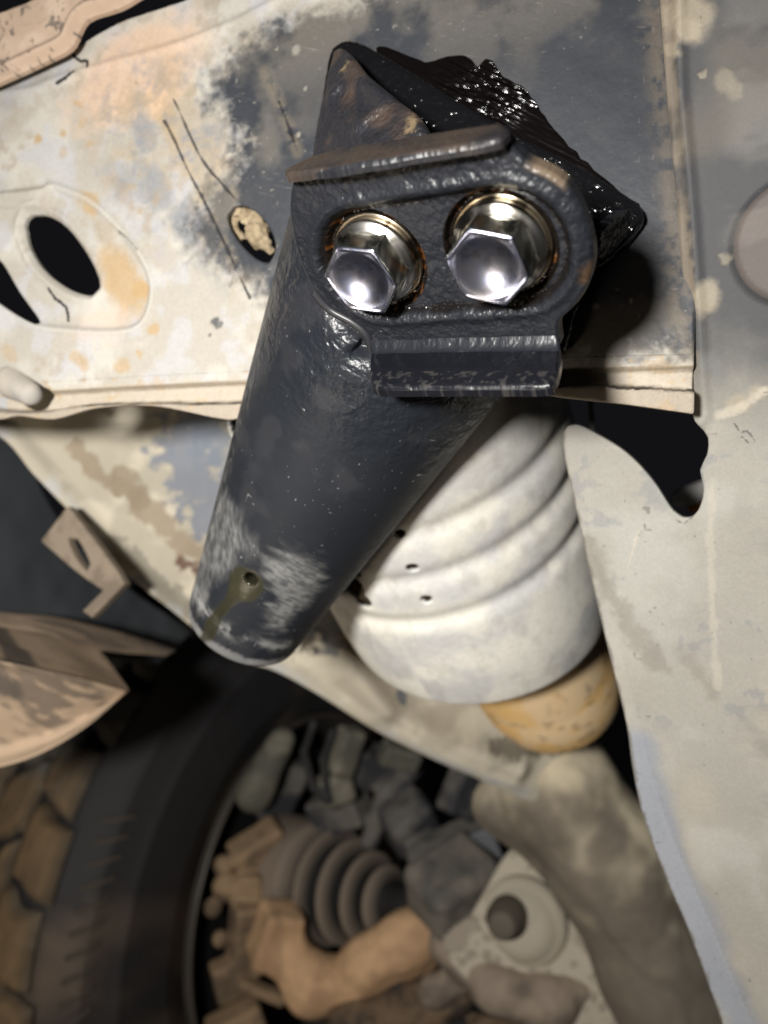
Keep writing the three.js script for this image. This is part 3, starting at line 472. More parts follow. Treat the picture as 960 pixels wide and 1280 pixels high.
  flange('lower_flange', [466, 435], [699, 430], [[464, 430, 1], [600, 427], [698, 424, 1], [701, 440], [697, 462], [690, 476], [676, 482], [560, 483], [480, 484], [464, 480], [461, 466]], 0.0034, (u, v, o, f1, f2) => { const e = Math.abs(u - 0.0515); mixc(o, [0.5, 0.46, 0.4], 0.8 * sstep(0.0016, 0.0004, e + 0.003 * (f2 - 0.5)) * sstep(0.003, 0.006, v)); if (v > 0.003) { o.r *= 0.5; o.g *= 0.5; o.b *= 0.55; } o.h *= 0.5; o.k = v > 0.0025 && v < 0.0102 ? 0.2 : 0.34; mixc(o, [0.06, 0.055, 0.052], 0.5 * sstep(0.5, 0.7, f2) * sstep(0.0112, 0.012, v)); }, true, 'lower flange with a chipped right corner');
  // weld bead along the joint of arm and plate
  const bead = curve([[392, 366], [412, 388], [440, 404], [458, 420], [464, 440]], false, 8).map(([x, y]) => fr.at(...fr.pix(x, y), -0.0004));
  part(bracket, 'weld_bead', tubeG(bead, 0.0013, 40, 8), std({ color: new THREE.Color(0.022, 0.022, 0.025), roughness: 0.4 }));
}
{
  // saddle: base plate against the rail, box behind the face plate, side plate on the left
  const f = new Frame(WALL.at(0, 0, 0.0065), WALL.N), outer = f.shape([[409, 72], [414, 58], [426, 50], [445, 50], [480, 68], [560, 117], [640, 163], [720, 205], [785, 244], [804, 262], [806, 272], [792, 292], [768, 318], [735, 350], [705, 440, 1], [500, 450, 1], [390, 260, 1], [398, 150]]), b = bounds(outer, 0.001);
  part(bracket, 'base_plate', sheet(f, outer, [], { cell: 0.0009, t: 0.005, r: 0.0016, b }), std(blackTex(b, 700, 600, 1, (u, v, o, f1) => { o.k = 0.1 + 0.08 * f1; o.r = o.g = 0.006; o.b = 0.007; })));
  const hull = (front, back, m) => { // a closed body between two rings of points
    const n = front.length, pos = [], idx = [], c = (r) => r.reduce((a, p) => a.add(p), V3(0, 0, 0)).divideScalar(n), all = [...front, ...back, c(front), c(back)];
    all.forEach((p) => pos.push(p.x, p.y, p.z)); for (let i = 0; i < n; i++) { const j = (i + 1) % n; idx.push(i, n + i, j, j, n + i, n + j, 2 * n, i, j, 2 * n + 1, n + j, n + i); }
    const g = new THREE.BufferGeometry(); g.setAttribute('position', new THREE.Float32BufferAttribute(pos, 3)); g.setAttribute('uv', new THREE.Float32BufferAttribute(pos.flatMap((_, i) => i % 3 ? [] : [pos[i] * 6, pos[i + 1] * 6]), 2)); g.setIndex(idx);
    const q = g.toNonIndexed(); q.computeVertexNormals(); return q;
  };
  const front = [[404, 262], [500, 244], [600, 232], [668, 250], [700, 275], [712, 330], [685, 390], [560, 418], [470, 420], [415, 350]].map(([x, y]) => PLATE.at(...PLATE.pix(x, y), -0.0045));
  const back = [[440, 180], [520, 180], [600, 190], [680, 225], [720, 262], [720, 300], [690, 370], [580, 410], [480, 410], [420, 280]].map(([x, y]) => f.at(...f.pix(x, y), -0.001));
  part(bracket, 'saddle_box', hull(front, back), std({ color: new THREE.Color(0.006, 0.006, 0.007), roughness: 0.14 }));
  const sf = Frame.three(P(416, 60, 0.272), P(391, 200, 0.252), P(527, 152, 0.222)), so = sf.shape([[412, 74], [414, 62], [424, 56], [438, 66], [455, 88], [485, 114], [520, 140], [528, 152], [526, 168], [500, 178, 1], [400, 206, 1], [386, 204, 1], [394, 150]]), sb = bounds(so, 0.001), t1 = sf.pix(432, 82), t2 = sf.pix(515, 155);
  const ridgeL = sf.shape([[418, 120], [440, 105], [462, 110], [482, 125], [470, 145], [450, 160]], false);
  part(bracket, 'side_plate', sheet(sf, so, [], { cell: 0.0007, t: 0.004, r: 0.002, b: sb, h: (u, v) => 0.002 * Math.exp(-Math.pow(lineD(ridgeL, u, v) / 0.003, 2)) + 0.0012 * (fbm(u * 90, v * 90, 3) - 0.5) }), std(blackTex(sb, 400, 500, 1.4, (u, v, o, f1, f2, f4) => { o.r *= 1.5; o.g *= 1.4; o.b *= 1.35; for (const [q, r] of [[t1, 0.0032], [t2, 0.005]]) mixc(o, [0.28, 0.21, 0.12], 0.75 * sstep(r, r * 0.3, Math.hypot((u - q[0]) * 1.5, v - q[1]) + 0.006 * (f2 - 0.5))); mixc(o, [0.09, 0.06, 0.045], 0.6 * sstep(0.45, 0.65, f4)); })), 'left side plate of the saddle with brown scuffed corners');
  // small ear at the right tip
  const ear = Frame.three(P(757, 300, 0.24), P(788, 262, 0.246), P(770, 325, 0.25)), eo = ear.shape([[748, 300], [760, 275], [775, 264], [790, 262], [800, 268], [790, 285], [765, 318], [752, 325]]), eb = bounds(eo, 0.001);
  part(bracket, 'ear', sheet(ear, eo, [], { cell: 0.0007, t: 0.003, r: 0.0013, b: eb, h: (u, v) => 0.002 * fbm(u * 120, v * 120, 2) }), std(blackTex(eb, 200, 200, 2, (u, v, o, f1) => { o.k = 0.22; })));
}
// ---------------------------------------------------------------- two flange bolts
function bolt(at, turn, name, label) {
  const base = PLATE.at(at[0], at[1], -0.0044), o = thing(name, label, 'bolt', base, 'zinc bolts in the face plate');
  const dirs = (x, y, z) => { const p = V3(x, y, z).sub(base); return [p.dot(PLATE.U), p.dot(PLATE.V), p.dot(PN)]; };
  const zinc = std({ vertexColors: true, metalness: 1, roughness: 0.27 }), face = std({ vertexColors: true, metalness: 1, roughness: 0.23 });
  const colored = (g, c) => { const p = g.attributes.position; g.setAttribute('color', new THREE.Float32BufferAttribute(new Float32Array(p.count * 3).map((_, i) => { const k = i / 3 | 0, [u, v] = dirs(p.getX(k), p.getY(k), p.getZ(k)), f = fbm(u * 260 + at[0] * 700, v * 260, 4); return c[i % 3] * (1 - 0.8 * sstep(0.5, 0.68, f)) * [1, 0.97 - 0.1 * f, 0.95 - 0.25 * f][i % 3]; }), 3)); return g; };
  part(o, 'washer', colored(latheG([[0.006, 0], [0.0127, 0], [0.0131, 0.0004], [0.0131, 0.0012], [0.0127, 0.0016], [0.006, 0.0016]], base, PN, 160), [0.5, 0.46, 0.38]), zinc);
  part(o, 'flange', colored(latheG([[0.006, 0.0017], [0.0117, 0.0017], [0.0122, 0.0021], [0.0122, 0.0035], [0.0119, 0.004], [0.0113, 0.0043], [0.0104, 0.005], [0.0098, 0.0056], [0.005, 0.006]], base, PN, 160), [0.74, 0.77, 0.78]), zinc);
  const R = 0.0095, top = 0.0127, hex = (x, y, z) => {
    const [u, v, w] = dirs(x, y, z); let s = -1; for (let i = 0; i < 3; i++) { const a = turn + i * Math.PI / 3; s = Math.max(s, Math.abs(u * Math.cos(a) + v * Math.sin(a)) - R); }
    const q = Math.hypot(u, v); s = smax(s, w - top, 0.0006); s = smax(s, (w - top) * 0.8 + (q - 0.0106) * 0.6, 0.0008); s = Math.max(s, 0.003 - w);
    const dish = top - 0.0013 * (1 - Math.pow(clamp(q / 0.0082), 2)); let e = -1; for (let i = 0; i < 3; i++) { const a = turn + i * Math.PI / 3; e = Math.max(e, Math.abs(u * Math.cos(a) + v * Math.sin(a)) - R + 0.0009); }
    return smax(s, -smax(e, -(w - dish), 0.0007), 0.0005);
  };
  const r = 0.018; const col = (x, y, z, nx, ny, nz) => { const [u, v, w] = dirs(x, y, z), t = sstep(0.6, 0.8, nx * PN.x + ny * PN.y + nz * PN.z), k = fbm(u * 300 + at[0] * 999, v * 300, 3), g = 1 - 0.75 * sstep(0.56, 0.72, fbm(u * 420 + 9, v * 420 + w * 300, 4)) * (1 - 0.6 * t); return [lerp(0.74, 0.46 + 0.4 * k, t) * g, lerp(0.75, 0.58 + 0.3 * k, t) * g, lerp(0.68, 1.0, t) * g]; };
  part(o, 'hex_head', sdfMesh(hex, base.clone().addScalar(-r), base.clone().addScalar(r), 0.00035, undefined, col), face, 'bluish hexagonal head with a shallow dished top');
}
bolt(B1, 0.32, 'flange_bolt', 'left zinc bolt in the black plate, orange stain on its washer');
bolt(B2, 0.2, 'flange_bolt', 'right zinc bolt in the black plate, nearer the rounded plate end');

// ---------------------------------------------------------------- corrugated dust boot and bump stop
const bootC = P(598, 750, 0.43), bootA = P(598, 750, 0.43).sub(P(525, 570, 0.37)).normalize();
{
  const prof = (w) => 0.0735 - 0.0045 * Math.pow(clamp((w + 0.035) / 0.045), 2) - 0.0020 * (Math.exp(-Math.pow((w + 0.066) / 0.0052, 2)) + Math.exp(-Math.pow((w + 0.092) / 0.0052, 2)) + Math.exp(-Math.pow((w + 0.116) / 0.0052, 2))) ;
  const wq = (x, y, z) => { const p = [x - bootC.x, y - bootC.y, z - bootC.z], w = p[0] * bootA.x + p[1] * bootA.y + p[2] * bootA.z; return [w, Math.sqrt(Math.max(0, p[0] ** 2 + p[1] ** 2 + p[2] ** 2 - w * w))]; };
  const side = V3(1, 0, 0).addScaledVector(bootA, -bootA.x).normalize(), trim = (x, y, z, w) => w - 0.16 * ((x - bootC.x) * side.x + (y - bootC.y) * side.y + (z - bootC.z) * side.z) - 0.002;
  const solid = (x, y, z) => { const [w, q] = wq(x, y, z); return smax(smax(q - prof(w), trim(x, y, z, w), 0.004), -w - 0.16, 0.002); };
  const holes = [[500, 668, 0.0024], [516, 711, 0.0024], [533, 750, 0.0022], [440, 735, 0.006], [452, 752, 0.0045], [436, 715, 0.005]].map(([x, y, r]) => { const p = hit(x, y, solid), [w] = wq(p.x, p.y, p.z), c = bootC.clone().addScaledVector(bootA, w), n = c.sub(p).normalize(); return cap(p.clone().addScaledVector(n, -0.02), p.clone().addScaledVector(n, 0.02), r, r); });
  const shell = (x, y, z) => { const [w, q] = wq(x, y, z); let s = smax(smax(q - prof(w), trim(x, y, z, w), 0.004), -(q - prof(w) + 0.0035), 0.002); s = Math.max(s, -w - 0.16); for (const h of holes) s = smax(s, -h(x, y, z), 0.0006); return s; };
  const e1 = V3(0, 1, 0).cross(bootA).normalize(), e2 = bootA.clone().cross(e1);
  const col = (x, y, z, nx, ny, nz) => { const [w, q0] = wq(x, y, z); if (q0 < prof(w) - 0.0017 && trim(x, y, z, w) < -0.003) return [0.012, 0.012, 0.012]; const p = V3(x, y, z).sub(bootC), a = Math.atan2(p.dot(e1), p.dot(e2)) * 0.07; const f = fbm(a * 60, w * 60, 4), g = fbm(a * 260, w * 120, 3), k = sstep(-0.06, -0.14, w + 0.03 * (f - 0.5)); let c = [0.78, 0.75, 0.67].map((v, i) => lerp(v, [0.42, 0.43, 0.46][i], 0.55 * sstep(0.35, 0.7, f))); c = c.map((v, i) => lerp(v, [0.3, 0.27, 0.22][i], 0.22 * sstep(0.55, 0.8, g) + 0.35 * k)); return c.map((v) => v * (0.92 + 0.16 * n2(a * 900, w * 900))); };  // also darkens toward the top, painting in the shade of tube and bracket
  const o = thing('dust_boot', 'pale grey corrugated dust boot with three small holes beside the black tube', 'dust boot', bootC), r = 0.082;
  const a = bootC.clone(), c = bootC.clone().addScaledVector(bootA, -0.16), lo = a.clone().min(c).addScalar(-r), hi = a.clone().max(c).addScalar(r); hi.addScalar(0.012); lo.addScalar(-0.012);
  part(o, 'ribbed_shell', sdfMesh(shell, lo, hi, 0.0013, undefined, col), std({ vertexColors: true, roughness: 0.55 }));
  const b = P(640, 770, 0.44), t = P(697, 870, 0.505), A = t.clone().sub(b).normalize(), L = t.distanceTo(b);
  const s = thing('bump_stop', 'orange yellow rubber bump stop poking out below the dust boot', 'bump stop', b);
  part(s, 'rubber_body', latheG([[0, -0.02], [0.043, -0.02], [0.0455, 0], [0.0455, L * 0.4], [0.0447, L * 0.48], [0.0452, L * 0.56], [0.0455, L * 0.72], [0.0435, L * 0.9], [0.038, L * 1.03], [0.028, L * 1.11], [0.012, L * 1.15], [0, L * 1.155]], b, A, 64), (() => { const q = [0, 0, 1, 1], tx = paint(q, 256, 256, (u, v, o) => { const f = fbm(u * 14, v * 8, 4); const q2 = fbm(u * 40 + 5, v * 22, 4); setc(o, [0.92, 0.60, 0.24]); mixc(o, [0.92, 0.68, 0.40], sstep(0.4, 0.6, f)); mixc(o, [0.36, 0.25, 0.15], 0.6 * sstep(0.55, 0.75, q2)); o.k = 0.85; o.h = 0.0004 * f; }); return std(tx); })());
}

// ---------------------------------------------------------------- diagonal crossmember behind
{
  const w = Frame.three(P(60, 560, 0.42), P(620, 960, 0.545), P(330, 600, 0.46)), outer = w.shape([[-90, 470, 1], [-90, 500, 1], [0, 545], [42, 592], [85, 636], [102, 655], [130, 690], [165, 722], [215, 762], [252, 792], [300, 824], [345, 838], [400, 868], [470, 911], [540, 945], [600, 972], [640, 992], [690, 1000], [740, 960, 1], [720, 640, 1], [690, 470, 1]]), b = bounds(outer, 0.002);
  const L = (p) => w.shape(p, false), d = (l) => tab((u, v) => lineD(l, u, v), b, 300);
  const ridge1 = d(L([[430, 835], [470, 870], [520, 905], [580, 935], [640, 955]])), ridge2 = d(L([[420, 800], [445, 830], [470, 880]])), low = d(L([[-90, 500], [0, 545], [85, 636], [165, 722], [252, 792], [345, 838], [470, 911], [600, 972], [690, 1000]]));
  const mudS = [[L([[95, 560], [120, 590], [150, 610], [175, 625]]), 0.006, TAN, 0.85], [L([[150, 600], [190, 640], [225, 675], [260, 700]]), 0.009, TAN, 0.8], [L([[135, 680], [165, 700], [200, 730], [240, 770]]), 0.007, [0.2, 0.18, 0.14], 0.7], [L([[235, 705], [250, 712]]), 0.006, [0.1, 0.04, 0.025], 0.9], [L([[230, 550], [248, 590], [262, 620], [275, 650]]), 0.022, [0.2, 0.22, 0.27], 0.85], [L([[255, 540], [270, 560]]), 0.02, [0.22, 0.25, 0.3], 0.8], [L([[350, 800], [365, 790], [385, 800]]), 0.012, [0.035, 0.02, 0.012], 0.9], [L([[400, 770], [415, 795]]), 0.012, [0.14, 0.16, 0.2], 0.8], [L([[497, 862], [500, 868]]), 0.004, [0.1, 0.12, 0.16], 0.8], [L([[700, 930], [620, 930]]), 0.01, [0.12, 0.1, 0.07], 0.8]].map(([l, r, c, s]) => [tab((u, v) => lineD(l, u, v), b, 240), r, c, s]);
  const tx = paint(b, 1400, 1000, (u, v, o) => { const f = fbm(u * 50, v * 50, 5), g = fbm(u * 200, v * 200, 4); setc(o, [0.46, 0.415, 0.325]); mixc(o, [0.62, 0.56, 0.44], sstep(0.4, 0.65, f)); o.k = 0.8; o.h = 0.0005 * f; for (const [q, r, c, s] of mudS) { const t = s * sstep(r, r * 0.5, q(u, v) + r * 1.6 * (g - 0.5)); mixc(o, c, t); o.h += 0.0006 * t * g; } mixc(o, [0.36, 0.38, 0.42], 0.6 * sstep(0.008, 0.003, low(u, v)) * sstep(0.4, 0.6, f)); });
  const o = thing('crossmember', 'muddy beige diagonal crossmember running behind the black tube', 'crossmember', w.at(0, 0));
  part(o, 'sheet', sheet(w, outer, [], { cell: 0.0016, t: 0.004, r: 0.0015, b, h: (u, v) => 0.012 * Math.exp(-Math.pow(ridge1(u, v) / 0.012, 2)) + 0.006 * Math.exp(-Math.pow(ridge2(u, v) / 0.01, 2)) + 0.004 * sstep(0.012, 0.003, low(u, v)) + 0.004 * (fbm(u * 25, v * 25, 3) - 0.5) }), std(tx));
  const tf = new Frame(w.at(0, 0, 0.004), V3(-0.25, 0.1, 1)), to = tf.shape([[50, 676, 1], [84, 632, 1], [112, 668], [146, 714], [155, 730, 1], [114, 772, 1], [102, 764, 1], [128, 738, 1], [95, 715]]), th = tf.shape([[84, 672], [96, 674], [112, 705], [108, 714], [92, 694]]);
  const tabm = (() => { const q = bounds(to, 0.001); return std(paint(q, 160, 200, (u, v, o) => { const f = fbm(u * 120, v * 120, 4); setc(o, [0.16, 0.125, 0.09]); mixc(o, [0.24, 0.19, 0.14], sstep(0.35, 0.65, f)); o.k = 0.85; o.h = 0.0005 * f; })); })();
  part(o, 'slotted_tab', sheet(tf, to, [th], { cell: 0.0009, t: 0.006, r: 0.001 }), tabm, 'small slotted tab with a bent foot');
}
// dark liner behind the left edge
{
  const w = Frame.three(P(0, 600, 0.47), P(100, 780, 0.52), P(90, 600, 0.52)), outer = w.shape([[-90, 480, 1], [20, 540], [60, 620], [120, 700], [240, 790, 1], [200, 830, 1], [-90, 800, 1]]);
  const o = thing('fender_liner', 'dark grey plastic liner in the gap at the left edge', 'liner', w.at(0, 0));
  part(o, 'sheet', sheet(w, outer, [], { cell: 0.002, t: 0.003, r: 0.001, h: (u, v) => 0.006 * (fbm(u * 18, v * 18, 3) - 0.5) }), std({ color: new THREE.Color(0.05, 0.054, 0.06), roughness: 0.7 }));
}
// folded, mud coated splash guard, lower left
{
  const roof = [[-60, 762, 0.44], [60, 772, 0.46], [140, 790, 0.49], [218, 814, 0.52]], eave = [[-60, 776, 0.425], [60, 795, 0.44], [120, 812, 0.455], [208, 820, 0.51]], crease = [[-60, 812, 0.375], [0, 826, 0.38], [80, 843, 0.40], [157, 863, 0.438]], foot = [[-60, 970, 0.42], [40, 946, 0.425], [111, 906, 0.432], [158, 866, 0.44]];
  const [RO, EA, CR, FO] = [roof, eave, crease, foot].map((l) => l.map((p) => P(...p))), EA2 = [[-60, 778, 0.426], [0, 786, 0.434], [60, 797, 0.441], [121, 815, 0.456]].map((p) => P(...p));
  const mix = (l, t) => new THREE.CatmullRomCurve3(l).getPoint(t), strip = (l1, l2, n, bend, seedz, tone) => {
    const W = 60, H = 30, pos = [], tex = [], col = [], idx = []; for (let side = 0; side < 2; side++) for (let j = 0; j <= H; j++) for (let i = 0; i <= W; i++) { const p = mix(l1, i / W).lerp(mix(l2, i / W), j / H), q = fbm(i / W * n + seedz, j / H * 3, 4); p.z += bend * (sstep(0.8, 0.9, j / H) * 0.006 - 0.004 * sstep(0.6, 0.4, i / W) * sstep(0, 0.1, j / H)) + 0.003 * (q - 0.5) - side * 0.005; pos.push(p.x, p.y, p.z); tex.push(i / W, j / H); const u = i / W, v = j / H, m = tone(u, v, fbm(u * 9 + seedz - v * 6, v * 3 + u * 3, 4)); col.push(lerp(0.47, 0.12, m), lerp(0.345, 0.095, m), lerp(0.235, 0.075, m)); }
    const N = (W + 1) * (H + 1), at = (s, i, j) => s * N + j * (W + 1) + i; for (let s = 0; s < 2; s++) for (let j = 0; j < H; j++) for (let i = 0; i < W; i++) { const q = [at(s, i, j), at(s, i + 1, j), at(s, i + 1, j + 1), at(s, i, j + 1)]; idx.push(q[0], q[1], q[2], q[0], q[2], q[3]); }
    for (let i = 0; i < W; i++) for (const j of [0, H]) idx.push(at(0, i, j), at(1, i, j), at(1, i + 1, j), at(0, i, j), at(1, i + 1, j), at(0, i + 1, j)); for (let j = 0; j < H; j++) for (const i of [0, W]) idx.push(at(0, i, j), at(1, i, j), at(1, i, j + 1), at(0, i, j), at(1, i, j + 1), at(0, i, j + 1));
    const q = new THREE.BufferGeometry(); q.setAttribute('position', new THREE.Float32BufferAttribute(pos, 3)); q.setAttribute('uv', new THREE.Float32BufferAttribute(tex, 2)); q.setAttribute('color', new THREE.Float32BufferAttribute(col, 3)); q.setIndex(idx); q.computeVertexNormals(); return q;
  };
  const o = thing('splash_guard', 'folded splash guard caked with peach coloured mud above the tyre', 'splash guard', CR[1]);
  part(o, 'roof', strip(RO, EA, 4, 0, 2, (u, v, f) => clamp(0.45 + 0.5 * sstep(0.4, 0.6, f) - 0.3 * v)), VCOL, 'narrow brown top fold');
  part(o, 'upper_face', strip(EA2, CR, 4, 0, 5, (u, v, f) => clamp(0.9 * sstep(0.05, 0, Math.abs(u - 0.3 - 0.12 * v) - 0.06) + 0.25 * sstep(0.45, 0.65, f))), VCOL);
  part(o, 'lower_face', strip(CR, FO, 5, 1, 9, (u, v, f) => clamp(0.75 * sstep(0.48, 0.6, f) * sstep(0.88, 0.75, v) * sstep(0.95, 0.8, u) + 0.8 * sstep(0.4, 0.3, u) * sstep(0.45, 0.3, v))), VCOL);
}

// ---------------------------------------------------------------- wheel
const WA = 1.036, WE = 0.05, WN = V3(Math.sin(WA) * Math.cos(WE), Math.sin(WE), Math.cos(WA) * Math.cos(WE)), WC = P(391, 1115, 0.878);
const WU = V3(0, 1, 0).cross(WN).normalize(), WV = WN.clone().cross(WU);     // WU points right and away, WV up
const onWheel = (r, a, h) => WC.clone().addScaledVector(WU, r * Math.cos(a)).addScaledVector(WV, r * Math.sin(a)).addScaledVector(WN, h);
{
  const o = thing('wheel', 'muddy off road wheel seen from its inner side at the lower left', 'wheel', WC);
  const vcolor = (g, fn) => { const p = g.attributes.position, c = []; for (let i = 0; i < p.count; i++) c.push(...fn(p.getX(i), p.getY(i), p.getZ(i))); g.setAttribute('color', new THREE.Float32BufferAttribute(c, 3)); return g; };
  const rubber = (x, y, z) => { const t = sstep(0.4, 0.62, fbm3(x * 14, y * 14, z * 14, 3) - (y - WC.y) * 1.2); const k = 0.8 + 0.4 * fbm3(x * 120, y * 120, z * 120, 2); return [lerp(0.02, 0.095, t) * k, lerp(0.019, 0.07, t) * k, lerp(0.02, 0.05, t) * k]; };
  const tyre = part(o, 'tyre', vcolor(latheG([[0.201, -0.02], [0.199, -0.004], [0.204, 0.001], [0.212, 0.002], [0.216, 0.006], [0.228, 0.010], [0.231, 0.0125], [0.236, 0.0122], [0.239, 0.0135], [0.27, 0.017], [0.285, 0.0165], [0.287, 0.0178], [0.292, 0.0175], [0.294, 0.0152], [0.30, 0.014], [0.318, 0.008], [0.324, 0.009], [0.33, 0.0], [0.342, -0.012], [0.35, -0.03], [0.352, -0.2], [0.34, -0.22], [0.30, -0.235], [0.2, -0.22]], WC, WN, 160), rubber), std({ vertexColors: true, roughness: 0.75 }));
  part(o, 'rim', vcolor(latheG([[0.2005, -0.012], [0.197, 0.003], [0.199, 0.0055], [0.1955, 0.0065], [0.193, 0.003], [0.19, -0.006], [0.178, -0.02], [0.172, -0.06], [0.17, -0.15], [0.06, -0.16], [0.02, -0.15]], WC, WN, 128), (x, y, z) => { const t = fbm3(x * 40, y * 40, z * 40, 3); return [0.05 + 0.05 * t, 0.045 + 0.04 * t, 0.04 + 0.03 * t]; }), std({ vertexColors: true, roughness: 0.4 }));
  const MUD_SHADE_Y = P(60, 1010, 0.58).y;  // orange mud starts below; the darker blocks above paint in the guard's shadow
  const block = (a0, a1, h0, h1, skew) => { // tread block bent to the tyre, its top uneven
    const N = 9, M = 9, pos = [], col = [], idx = [], s = rnd() * 50; for (let j = 0; j <= M; j++) for (let i = 0; i <= N; i++) { const h = lerp(h0, h1, j / M), a = lerp(a0, a1, i / N) + skew * (j / M - 0.5) + 0.012 * (n2(i * 0.6 + s, j * 0.6) - 0.5) * 2, edge = (i === 0 || i === N || j === 0 || j === M), drop = Math.max(0, h + 0.035) * 0.25; const p = onWheel((edge ? 0.353 : 0.3615 + 0.0025 * n2(i * 0.7 + s, j * 0.7 + s)) - drop, a, h); pos.push(p.x, p.y, p.z); { const q = fbm3(p.x * 50, p.y * 50, p.z * 50, 4), k = 0.7 + 0.7 * fbm3(p.x * 200, p.y * 200, p.z * 200, 3), m = (edge ? 0.25 : 1) * sstep(0.02, -0.02, p.y - MUD_SHADE_Y + 0.05 * (q - 0.5)) * (0.8 + 0.2 * sstep(0.35, 0.5, q)); const l = 0.03 + 0.06 * sstep(0.45, 0.65, q); col.push(lerp(l, 0.15, m) * k, lerp(l * 0.92, 0.098, m) * k, lerp(l * 0.75, 0.05, m) * k); } if (i < N && j < M) { const q = j * (N + 1) + i; idx.push(q, q + 1, q + N + 2, q, q + N + 2, q + N + 1); } }
    const g = new THREE.BufferGeometry(); g.setAttribute('position', new THREE.Float32BufferAttribute(pos, 3)); g.setAttribute('uv', new THREE.Float32BufferAttribute(new Float32Array(pos.length / 3 * 2), 2)); g.setAttribute('color', new THREE.Float32BufferAttribute(col, 3)); g.setIndex(idx); g.computeVertexNormals(); return g;
  };
  const ribM = plain([0.06, 0.047, 0.036], 0.85), rest = [], n = 34;
  for (let k = 0; k < n; k++) for (let row = 0; row < 4; row++) {
    const a = (k + (row % 2) * 0.5) / n * 2 * Math.PI, w = 2 * Math.PI / n, h0 = -0.012 - row * 0.05 - (k % 2) * 0.006 * (row === 0), g = block(a + w * 0.045, a + w * 0.955, h0, h0 - 0.044, (row % 2 ? 1 : -1) * w * 0.3);
    const p = onWheel(0.36, a, h0 - 0.02), q = p.clone().sub(EYE), x = 480 + F * q.x / -q.z, y = 640 - F * q.y / -q.z, out = p.clone().sub(WC).addScaledVector(WN, -p.clone().sub(WC).dot(WN)).dot(q) < 0.05;
    if (q.z < 0 && x > -60 && x < 330 && y > 780 && y < 1360 && Math.cos(a) < -0.1) part(o, 'tread_block', g, VCOL); else rest.push(g);
  }
  part(o, 'tread', mergeGeometries(rest), VCOL).userData.kind = 'stuff';
  for (let k = 0; k < 46; k++) { // moulded bars on the shoulder of the sidewall
    const a = Math.PI * (0.75 + 0.75 * k / 46), p = onWheel(0.33, a, 0), q = p.clone().sub(EYE), y = 640 - F * q.y / -q.z; if (y < 1000 || y > 1330) continue;
    part(o, 'sidewall_rib', tubeG([onWheel(0.312, a - 0.012, 0.0105), onWheel(0.322, a + 0.002, 0.0085), onWheel(0.333, a + 0.022, -0.001)], 0.0024, 8, 6), ribM);
  }
  // brake shield inside the rim
  const d = thing('brake_shield', 'dull olive brake dust shield inside the wheel rim', 'brake shield', onWheel(0, 0, -0.03));
  part(d, 'plate', vcolor(latheG([[0.05, 0.0], [0.1, -0.002], [0.13, 0.004], [0.155, 0.002], [0.16, -0.006], [0.157, -0.012]], onWheel(0, 0, -0.03), WN, 96), muddy([0.055, 0.052, 0.042], [0.13, 0.12, 0.09])), VCOL);
}
